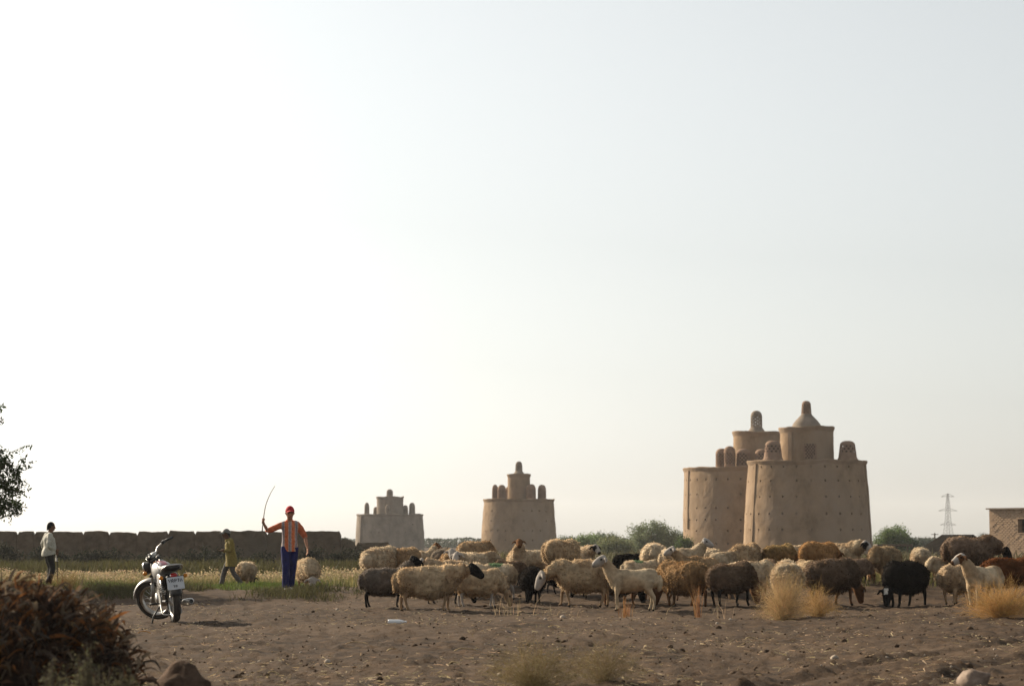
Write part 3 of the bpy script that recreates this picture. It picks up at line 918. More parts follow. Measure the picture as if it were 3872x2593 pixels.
# curled corn husks big enough to pick out
husks = [(1030, 2550, 'curved pale husk lying in the centre-left foreground'), (1490, 2462, 'long pale husk flat on the soil below the white bottle'), (1350, 2446, 'pale split husk left of the long one below the flock'),
         (2840, 2420, 'pale husk on the soil below the dry shrub'), (545, 2398, 'orange curled husk right of the leaf heap'), (690, 2408, 'thin yellow husk lying below the motorcycle'),
         (2095, 2368, 'thin bent pale stalk lying below the standing dry stalks'), (1760, 2462, 'short pale husk lying right of the long one'), (1720, 2510, 'small pale husk in the centre foreground')]
for k, (sx, sy, lb) in enumerate(husks):
    dd = CAM_H * FPX / (sy - 2043); p = P(sx, sy, dd)
    a = random.uniform(-0.7, 0.7); L = random.uniform(0.10, 0.2) * (1.5 if 'long' in lb or 'thin' in lb else 1)
    pts = [(-L / 2, 0, 0.01), (-L / 5, 0.015, 0.035), (L / 5, 0.02, 0.03), (L / 2, -0.01, 0.012)]
    b = MB().tube(curve(pts, 4), [(0.003, 0.002)] + [(random.uniform(0.010, 0.017), 0.005) for _ in range(11)] + [(0.003, 0.002)], 7)
    me = new_mesh('dry_husk', b.v, b.f, True); set_col(me, jit((0.48, 0.36, 0.20) if 'orange' not in lb else (0.5, 0.27, 0.09), len(b.v), 0.12))
    o = link('dry_husk', me, M['straw']); o.location = (p.x, dd, T(p.x, dd) + 0.004); o.rotation_euler = (0, 0, a)
    tag(o, lb, 'husk', 'dry husks on the soil')

# white plastic bottle
dd = CAM_H * FPX / (2357 - 2043); p = P(1502, 2357, dd)
bot = thing('plastic_bottle', 'white plastic bottle lying on its side in front of the flock', 'bottle', (p.x, dd, T(p.x, dd) + 0.03), R(-3))
M['white_plastic'] = mat('white_plastic', (0.72, 0.73, 0.74), (0.82, 0.82, 0.82), 6, 0.45)
MB().lathe([(0.002, -0.13), (0.030, -0.128), (0.032, -0.11), (0.030, -0.05), (0.032, 0.0), (0.030, 0.04), (0.022, 0.075), (0.012, 0.10), (0.012, 0.118), (0.001, 0.119)], 16, 'x').build('body', M['white_plastic'], bot, True)
MB().lathe([(0.001, 0.112), (0.0145, 0.112), (0.0145, 0.13), (0.001, 0.131)], 14, 'x').build('cap', M['white_plastic'], bot)

# tall dry stalk tufts and single stalks among the flock's feet
def stalks(label, sx, sy_base, d, n, h, spread, colr, wd=0.008, lean=0.12, name='dry_stalk_tuft'):
    p = P(sx, sy_base, d); g = T(p.x, d)
    t = thing(name, label, 'dry grass', (p.x, d, g), 0, 'dry stalk tufts in front of the flock')
    base = np.concatenate([rng.normal(size=(n, 2)) * spread, np.full((n, 1), -0.02)], 1)
    ln = base[:, :2] / (spread + 1e-6) * lean * 0.6 + rng.normal(size=(n, 2)) * lean
    v, f = blade_geo(base, rng.uniform(h * 0.45, h, n), np.full(n, wd), ln)
    link('stalks', np_mesh('stalks', v, f, colors=np.repeat(jit(colr, n, 0.3), 6, 0)), M['straw'], t)['kind'] = 'stuff'
DF = 37.0
stalks('tall dense rust-coloured stalk tuft in front of the dark brown sheep', 2640, 2345, DF, 46, 0.64, 0.028, (0.36, 0.19, 0.085), 0.009, 0.13)
stalks('short rust-coloured stalk tuft at the feet of the white sheep', 2368, 2345, DF, 46, 0.40, 0.035, (0.38, 0.20, 0.09), 0.008, 0.15)
stalks('sparse thin pale stalks in front of the dark gap in the flock', 1945, 2330, DF + 0.4, 20, 0.45, 0.14, (0.42, 0.31, 0.18), 0.007, 0.35)
stalks('few short pale stalks left of the grazing cream sheep', 2085, 2335, DF + 0.2, 16, 0.26, 0.25, (0.40, 0.30, 0.18), 0.006, 0.45)
stalks('single thin pale stalks right of the tall rust tuft', 2715, 2345, DF, 8, 0.45, 0.1, (0.42, 0.32, 0.2), 0.007, 0.3)
stalks('thin pale stalks behind the white sheep legs', 2560, 2330, DF + 1, 8, 0.25, 0.25, (0.40, 0.30, 0.18), 0.006, 0.5)

# ball-shaped dry shrubs: many fine curved twigs from one root
def tumbleweed(label, sx, sy_base, d, rad, hgt, n, colr, wd=0.005, name='dry_shrub', grp='dry golden shrubs on the bare soil'):
    p = P(sx, sy_base, d); g = T(p.x, d)
    t = thing(name, label, 'shrub', (p.x, d, g), 0, grp)
    vs, fs, off = [], [], 0
    aa = rng.uniform(0, 2 * np.pi, n); el = np.arcsin(rng.uniform(0.02, 1, n))
    L = rng.uniform(0.55, 1.05, n)
    e = np.stack([np.cos(aa) * np.cos(el) * rad, np.sin(aa) * np.cos(el) * rad, np.sin(el) * hgt], 1) * L[:, None]
    r0 = rng.normal(size=(n, 3)) * [0.05, 0.05, 0]
    s = np.cross(e, rng.normal(size=(n, 3))); s /= np.linalg.norm(s, axis=1)[:, None]
    bend = rng.normal(size=(n, 3)) * 0.05 + np.array([0, 0, 0.06])
    c = jit(colr, n, 0.3)
    segs = 4
    for k in range(segs):
        for tt in (k / segs, (k + 1) / segs):
            q = r0 + (e - r0) * tt + bend * math.sin(math.pi * tt)
            wq = wd * (1 - 0.75 * tt)
            vs.append(q - s * wq / 2); vs.append(q + s * wq / 2)
    V = np.stack(vs, 1).reshape(-1, 3)
    m_ = len(vs); i = np.arange(n)[:, None] * m_
    F = np.concatenate([i + np.array([[4 * k, 4 * k + 1, 4 * k + 3, 4 * k + 2]]) for k in range(segs)], 0)
    # side twigs
    nt_ = n * 5
    src = rng.integers(0, n, nt_); tt = rng.uniform(0.35, 1.0, nt_)[:, None]
    b0 = r0[src] + (e - r0)[src] * tt + bend[src] * np.sin(np.pi * tt)
    dv = rng.normal(size=(nt_, 3)) * 0.06 + e[src] * 0.12
    s2 = np.cross(dv, rng.normal(size=(nt_, 3))); s2 /= np.linalg.norm(s2, axis=1)[:, None]
    V2 = np.stack([b0 - s2 * wd * 0.3, b0 + s2 * wd * 0.3, b0 + dv + s2 * wd * 0.1, b0 + dv - s2 * wd * 0.1], 1).reshape(-1, 3)
    V2[:, 2] = np.maximum(V2[:, 2], 0.005)
    link('twigs', np_mesh('twigs', np.concatenate([V, V2]), np.concatenate([F, np.arange(len(V2)).reshape(-1, 4) + len(V)]),
         colors=np.concatenate([np.repeat(c, m_, 0), np.repeat(c[src], 4, 0)])), M['straw'], t)
    return t
tumbleweed('tall golden ball of dry twigs left of the black grazing sheep', 2965, 2350, 36.2, 0.52, 0.84, 640, (0.46, 0.315, 0.155), 0.0042)
tumbleweed('small low golden shrub adjoining the right side of the tall twig ball', 3095, 2338, 36.6, 0.42, 0.50, 330, (0.44, 0.275, 0.115), 0.0042)
tumbleweed('wide golden dry shrub at the right edge in front of the white lamb', 3785, 2345, 36.0, 0.70, 0.62, 950, (0.45, 0.27, 0.10), 0.0045)
tumbleweed('faint thin grey-green shrub low in the centre foreground', 2020, 2590, 18.3, 0.50, 0.38, 420, (0.20, 0.15, 0.07), 0.003, grp='thin foreground shrubs')
tumbleweed('second thin grey-brown shrub right of the faint one in the foreground', 2280, 2560, 19.2, 0.38, 0.34, 260, (0.20, 0.15, 0.075), 0.003, grp='thin foreground shrubs')
tumbleweed('sparse dry shrub at the far left behind the leaf heap', 250, 2210, 52, 0.5, 0.5, 200, (0.20, 0.13, 0.05), 0.008, grp='thin field shrubs')

# ------------------------------------------------------------------ heap of dry maize leaves, left foreground
def ribbon(pts, wd, up):
    V, F = [], []
    pts = curve(pts, 3)
    for i, q in enumerate(pts):
        t_ = (pts[min(i + 1, len(pts) - 1)] - pts[max(i - 1, 0)]).normalized()
        s = t_.cross(up); s = s.normalized() if s.length > 1e-4 else Vector((1, 0, 0))
        u = i / (len(pts) - 1)
        ww = wd * (0.35 + 0.65 * math.sin(math.pi * min(1, u * 0.8 + 0.2))) * (1 - 0.85 * max(0, u - 0.6) / 0.4)
        nrm = s.cross(t_)
        V += [q - s * ww / 2 + nrm * ww * 0.18, q, q + s * ww / 2 + nrm * ww * 0.18]
    for i in range(len(pts) - 1):
        F += [(3 * i, 3 * i + 1, 3 * i + 4, 3 * i + 3), (3 * i + 1, 3 * i + 2, 3 * i + 5, 3 * i + 4)]
    return V, F
def leaf_heap():
    d = 15.0; x = X(60, d); g = T(x, d)
    t = thing('leaf_heap', 'dark heap of dried maize leaves and stalks filling the lower left corner', 'heap', (x, d, g))
    rr_ = random.Random(4)
    def surf(u, a):       # mound outline
        r = 0.76 * (1 + 0.10 * math.sin(3 * a + 0.6) + 0.07 * math.sin(7 * a + 5 * u))
        return Vector((math.cos(a) * r * math.cos(u), math.sin(a) * r * 1.1 * math.cos(u), (0.93 + 0.07 * math.sin(5 * a + 2) * math.cos(u)) * math.sin(u) ** 0.8 if u > 0 else 0))
    b = MB(); V, F = [], []
    for i in range(14):
        for j in range(30):
            q = surf(math.pi / 2 * i / 13, 2 * math.pi * j / 30) * 0.86
            n_ = 1 + 0.12 * math.sin(j * 2.1 + i * 1.3) * math.cos(i * 0.9)
            V.append((q.x * n_, q.y * n_, max(q.z * n_, -0.05) - 0.02))
    for i in range(13):
        for j in range(30):
            F.append((i * 30 + j, i * 30 + (j + 1) % 30, (i + 1) * 30 + (j + 1) % 30, (i + 1) * 30 + j))
    link('core', new_mesh('core', V, F), mat('dark_leaf_core', (0.022, 0.013, 0.008), (0.06, 0.032, 0.018), 12, 0.95, bump=1.0, bscale=30), t)  # darker mound under the loose leaves
    cols_ = [(0.095, 0.05, 0.026), (0.14, 0.072, 0.034), (0.05, 0.03, 0.02), (0.10, 0.078, 0.06), (0.16, 0.12, 0.08), (0.04, 0.022, 0.014), (0.17, 0.07, 0.024), (0.08, 0.06, 0.045)]
    Vb, Fb, Cb = [], [], []
    for k in range(4600):
        u = math.asin(rr_.uniform(0.0, 1.0)); a = rr_.uniform(0, 2 * math.pi)
        p0 = surf(u, a) * rr_.uniform(0.78, 1.0)
        out = Vector((p0.x, p0.y, p0.z * 0.7)).normalized()
        dr = (out * rr_.uniform(-0.3, 0.45) + Vector((rr_.gauss(0.25, 0.6), rr_.gauss(0, 0.6), rr_.gauss(0.05, 0.55)))).normalized()
        L = rr_.uniform(0.04, 0.19)
        p1 = p0 + dr * L * 0.5 + out * 0.02; p2 = p0 + dr * L + Vector((0, 0, -L * rr_.uniform(-0.1, 0.6)))
        v_, f_ = ribbon([p0, p1, p2], rr_.uniform(0.005, 0.027), Vector((rr_.gauss(0, 1), rr_.gauss(0, 1), rr_.gauss(0, 1))))
        c = np.array(rr_.choice(cols_)) * rr_.uniform(0.6, 1.3)
        if k < 90:
            me = new_mesh('dry_leaf', v_, f_, True); set_col(me, np.tile(c, (len(v_), 1)))
            link('dry_leaf', me, M['straw'], t)
        else:
            b0 = len(Vb); Vb += [tuple(q) for q in v_]; Fb += [tuple(i + b0 for i in q) for q in f_]; Cb += [c] * len(v_)
    me = new_mesh('loose_leaves', Vb, Fb, True); set_col(me, np.array(Cb))
    tag(link('loose_leaves', me, M['straw'], t), kind='stuff')
    for k in range(70):   # broken stalks lying over and poking out of the heap
        a = rr_.uniform(0, 6.28); p0 = surf(rr_.uniform(0.05, 1.4), a) * 0.97
        e = p0 + Vector((rr_.uniform(-0.16, 0.2), rr_.uniform(-0.16, 0.16), rr_.uniform(-0.14, 0.08)))
        bb = MB().tube([p0, (p0 + e) / 2 + Vector((0, 0, 0.015)), e], [rr_.uniform(0.009, 0.018), 0.012, 0.009], 7)
        me = new_mesh('stalk', bb.v, bb.f); set_col(me, jit(rr_.choice([(0.27, 0.18, 0.09), (0.14, 0.075, 0.035), (0.17, 0.13, 0.09), (0.10, 0.055, 0.03)]), len(bb.v), 0.1))
        link('stalk', me, M['straw'], t)
    return t
heap = leaf_heap()

# grey-green weeds in front of the heap
def weed(label, sx, sy_top, d, wd, n):
    x = X(sx, d); g = T(x, d); h = P(sx, sy_top, d).z - g
    t = thing('grey_green_weed', label, 'weed', (x, d, g), 0, 'weeds in the left foreground')
    st = MB(); lc, ls = [], []
    rr_ = random.Random(int(sx))
    for k in range(n):
        a = rr_.uniform(0, 6.28); rad = rr_.uniform(0, wd / 2)
        hh_ = h * rr_.uniform(0.6, 1.0) * (1 - 0.3 * rad / (wd / 2))
        p0 = Vector((rad * 0.4 * math.cos(a), rad * 0.4 * math.sin(a), -0.02)); p1 = Vector((rad * math.cos(a), rad * math.sin(a), hh_))
        st.tube([p0, (p0 + p1) / 2 + Vector((rr_.gauss(0, 0.01), rr_.gauss(0, 0.01), 0.01)), p1], [0.004, 0.003, 0.0015], 4)
        for j in range(34):
            s = rr_.uniform(0.3, 1)
            lc.append(tuple(p0.lerp(p1, s) + Vector((rr_.gauss(0, 0.016), rr_.gauss(0, 0.016), rr_.gauss(0, 0.01))))); ls.append(rr_.uniform(0.018, 0.05) * (1.25 - 0.7 * s))
    st.build('stems', M['bark'], t)
    lc = np.array(lc)
    link('leaves', leaf_mesh('leaves', lc, np.array(ls), jit((0.15, 0.14, 0.078), len(lc)), 0.3, -0.5), M['veg'], t)
weed('bushy grey-green weed in front of the leaf heap, in the bottom left corner', 340, 2405, 13.2, 0.40, 90)
weed('lower grey-green weed at the bottom edge, right of the bushy one', 480, 2470, 13.0, 0.28, 50)
weed('grey-green weed at the bottom edge under the left part of the heap', 190, 2450, 12.8, 0.30, 55)

# ------------------------------------------------------------------ living things: tubes -> one continuous skin
class Flesh:
    """tubes with a zone name each; voxel-remeshed together into one continuous surface"""
    def __init__(s): s.mb, s.samples, s.zones = MB(), [], []
    def tube(s, zone, pts, rad, n=12, ref=(0, 0, 1), smooth=0):
        if not hasattr(rad, '__len__'): rad = [rad] * len(pts)
        if smooth:
            m_ = len(pts); pts = curve(pts, smooth)
            rr_ = [r if hasattr(r, '__len__') else (r, r) for r in rad]
            u = np.linspace(0, m_ - 1, len(pts))
            ra = np.interp(u, range(m_), [r[0] for r in rr_]); rb = np.interp(u, range(m_), [r[1] for r in rr_])
            rad = list(zip(ra, rb))
        s.mb.tube(pts, rad, n, ref)
        for i in range(len(pts)):
            r = rad[i] if not hasattr(rad[i], '__len__') else sum(rad[i]) / 2
            s.samples.append((*pts[i], r)); s.zones.append(zone)
            if i + 1 < len(pts):
                r2 = rad[i + 1] if not hasattr(rad[i + 1], '__len__') else sum(rad[i + 1]) / 2
                q = (Vector(pts[i]) + Vector(pts[i + 1])) / 2
                s.samples.append((*q, (r + r2) / 2)); s.zones.append(zone)
    def raw(s, voxel, smooth_it=3):
        o = bpy.data.objects.new('tmp', new_mesh('tmp', s.mb.v, s.mb.f))
        col.objects.link(o)
        m1 = o.modifiers.new('r', 'REMESH'); m1.mode = 'VOXEL'; m1.voxel_size = voxel
        m2 = o.modifiers.new('s', 'SMOOTH'); m2.factor = 0.5; m2.iterations = smooth_it
        return o
    def zone_of(s, co):
        sm = np.array(s.samples)
        d = np.linalg.norm(co[:, None, :] - sm[None, :, :3], axis=2) - sm[None, :, 3]
        return np.array(s.zones)[np.argmin(d, 1)]

def rotz(p, a, c=(0, 0)):
    x, y = p[0] - c[0], p[1] - c[1]
    return (c[0] + x * math.cos(a) - y * math.sin(a), c[1] + x * math.sin(a) + y * math.cos(a), p[2])

def sheep_flesh(pose, turn, rs_, shorn=False, fat=1.0, step=1.0):
    F = Flesh()
    k = (0.86 if shorn else 1.0) * fat
    # trunk: deep chest, narrower belly tuck, broad fat-tailed rump
    F.tube('wool', [(-0.50, 0, 0.47), (-0.44, 0, 0.48), (-0.30, 0, 0.485), (-0.08, 0, 0.475), (0.14, 0, 0.475), (0.30, 0, 0.505), (0.41, 0, 0.55)] if not shorn else [(-0.50, 0, 0.57), (-0.44, 0, 0.565), (-0.30, 0, 0.555), (-0.08, 0, 0.53), (0.14, 0, 0.525), (0.30, 0, 0.545), (0.40, 0, 0.57)],
           ([(0.11 * k, 0.12), (0.205 * k, 0.215), (0.25 * k, 0.252), (0.258 * k, 0.266), (0.24 * k, 0.258), (0.20 * k, 0.225), (0.12, 0.13)] if not shorn else [(0.09 * k, 0.10), (0.165 * k, 0.165), (0.205 * k, 0.195), (0.215 * k, 0.185), (0.20 * k, 0.215), (0.165 * k, 0.19), (0.10, 0.12)]), 16, smooth=3)
    F.tube('wool', [(-0.50, 0, 0.60), (-0.545, 0, 0.52), (-0.535, 0, 0.40), (-0.52, 0, 0.33)], [0.06, (0.095, 0.06), (0.085, 0.05), 0.025], 10, (1, 0, 0), smooth=2)
    # neck and head
    nb = (0.33, 0, 0.60)
    if pose == 'up':    n1, n2, hd, mz = (0.43, 0, 0.72), (0.50, 0, 0.82), (0.54, 0, 0.89), (0.75, 0, 0.79)
    elif pose == 'level': n1, n2, hd, mz = (0.47, 0, 0.64), (0.60, 0, 0.69), (0.67, 0, 0.71), (0.86, 0, 0.57)
    elif pose == 'low': n1, n2, hd, mz = (0.47, 0, 0.57), (0.60, 0, 0.53), (0.67, 0, 0.50), (0.78, 0, 0.29)
    else:               n1, n2, hd, mz = (0.46, 0, 0.50), (0.56, 0, 0.36), (0.61, 0, 0.28), (0.68, 0, 0.06)
    tr = R(turn)
    n1 = rotz(n1, tr * 0.3, nb); n2 = rotz(n2, tr * 0.6, nb); hd = rotz(hd, tr * 0.8, nb); mz = rotz(mz, tr * 0.8, nb)
    mz = rotz(mz, tr * 0.35, hd)
    nk = 0.95 if shorn else 1.05
    F.tube('wool', [(0.25, 0, 0.56), nb, n1, n2], [0.17, 0.165 * nk, 0.135 * nk, 0.10 * nk], 12, (0, 1, 0), smooth=2)
    H, Z = Vector(hd), Vector(mz)
    ax = (Z - H).normalized(); L = (Z - H).length * 1.1
    side = ax.cross(Vector((0, 0, 1)))
    if side.length < 0.2: side = Vector((-math.sin(tr), math.cos(tr), 0))
    side.normalize(); upv = side.cross(ax).normalized()
    if upv.z < 0 and abs(ax.z) < 0.95: upv = -upv
    pts = [H - ax * 0.055, H - ax * 0.01, H + ax * L * 0.35 + upv * 0.008, H + ax * L * 0.68 + upv * 0.004, H + ax * L * 0.94, H + ax * L * 1.04]
    F.tube('face', pts, [0.06, 0.092, (0.079, 0.088), (0.061, 0.068), (0.047, 0.049), 0.02], 12, tuple(upv), smooth=2)
    F.tube('face', [H + ax * L * 0.25 - upv * 0.03, H + ax * L * 0.9 - upv * 0.022], [0.058, 0.036], 10, tuple(upv))
    if not shorn: F.tube('wool', [H - ax * 0.04 + upv * 0.03, H + ax * 0.03 + upv * 0.055], [0.055, 0.035], 10, tuple(upv))
    for s_ in (-1, 1):     # drooping ears
        e0 = H + side * s_ * 0.065 + upv * 0.03; e1 = H + side * s_ * 0.128 + upv * 0.025 - Vector((0, 0, 0.012)); e2 = H + side * s_ * 0.182 - Vector((0, 0, 0.055)) + ax * 0.01
        F.tube('ear', [e0, e1, e2], [(0.018, 0.022), (0.034, 0.017), (0.018, 0.013)], 8, tuple(upv))
    # legs
    for s_ in (-1, 1):
        st = step * s_
        fx = 0.27 + 0.0
        f = 0.10 * st * rs_.uniform(0.5, 1.0)
        F.tube('wool', [(fx - 0.02, 0.105 * s_, 0.52), (fx + 0.0, 0.105 * s_, 0.40), (fx + 0.01 + f * 0.3, 0.10 * s_, 0.31)], [0.085, 0.07 * k, 0.042], 10, (1, 0, 0), smooth=2)
        kb = max(0, -f) * 0.5
        F.tube('leg', [(fx + 0.01 + f * 0.2, 0.10 * s_, 0.36), (fx + 0.02 + f * 0.5, 0.098 * s_, 0.22), (fx + f * 0.85 - kb * 0.2, 0.095 * s_, 0.07 + kb * 0.3), (fx + f + 0.015, 0.095 * s_, 0.032), (fx + f + 0.03, 0.095 * s_, 0.006)],
               [0.042, 0.031, 0.0235, 0.027, 0.030], 10, (1, 0, 0))
        b = -0.10 * st * rs_.uniform(0.5, 1.0)
        F.tube('wool', [(-0.34, 0.115 * s_, 0.54), (-0.31 + b * 0.1, 0.12 * s_, 0.42), (-0.33 + b * 0.3, 0.115 * s_, 0.33)], [0.115, 0.095 * k, 0.052], 10, (1, 0, 0), smooth=2)
        F.tube('leg', [(-0.32 + b * 0.2, 0.115 * s_, 0.38), (-0.415 + b * 0.5, 0.11 * s_, 0.235), (-0.405 + b * 0.8, 0.105 * s_, 0.12), (-0.385 + b, 0.105 * s_, 0.04), (-0.365 + b, 0.105 * s_, 0.006)],
               [0.058, 0.037, 0.0255, 0.027, 0.030], 10, (1, 0, 0))
    return F, (H, ax, L, side, upv)

CREAM, PALE, WHITE, TAN = (0.42, 0.315, 0.20), (0.47, 0.375, 0.26), (0.44, 0.345, 0.23), (0.33, 0.23, 0.135)
GREY, DARK, BLACK, RED = (0.22, 0.18, 0.14), (0.125, 0.085, 0.057), (0.012, 0.010, 0.009), (0.12, 0.046, 0.017)
TAUPE, ORANGE, GREYB = (0.165, 0.115, 0.08), (0.31, 0.175, 0.075), (0.13, 0.105, 0.085)
BRN, BLK, WHT, TNF = (0.13, 0.062, 0.028), (0.010, 0.009, 0.009), (0.36, 0.32, 0.28), (0.30, 0.20, 0.12)
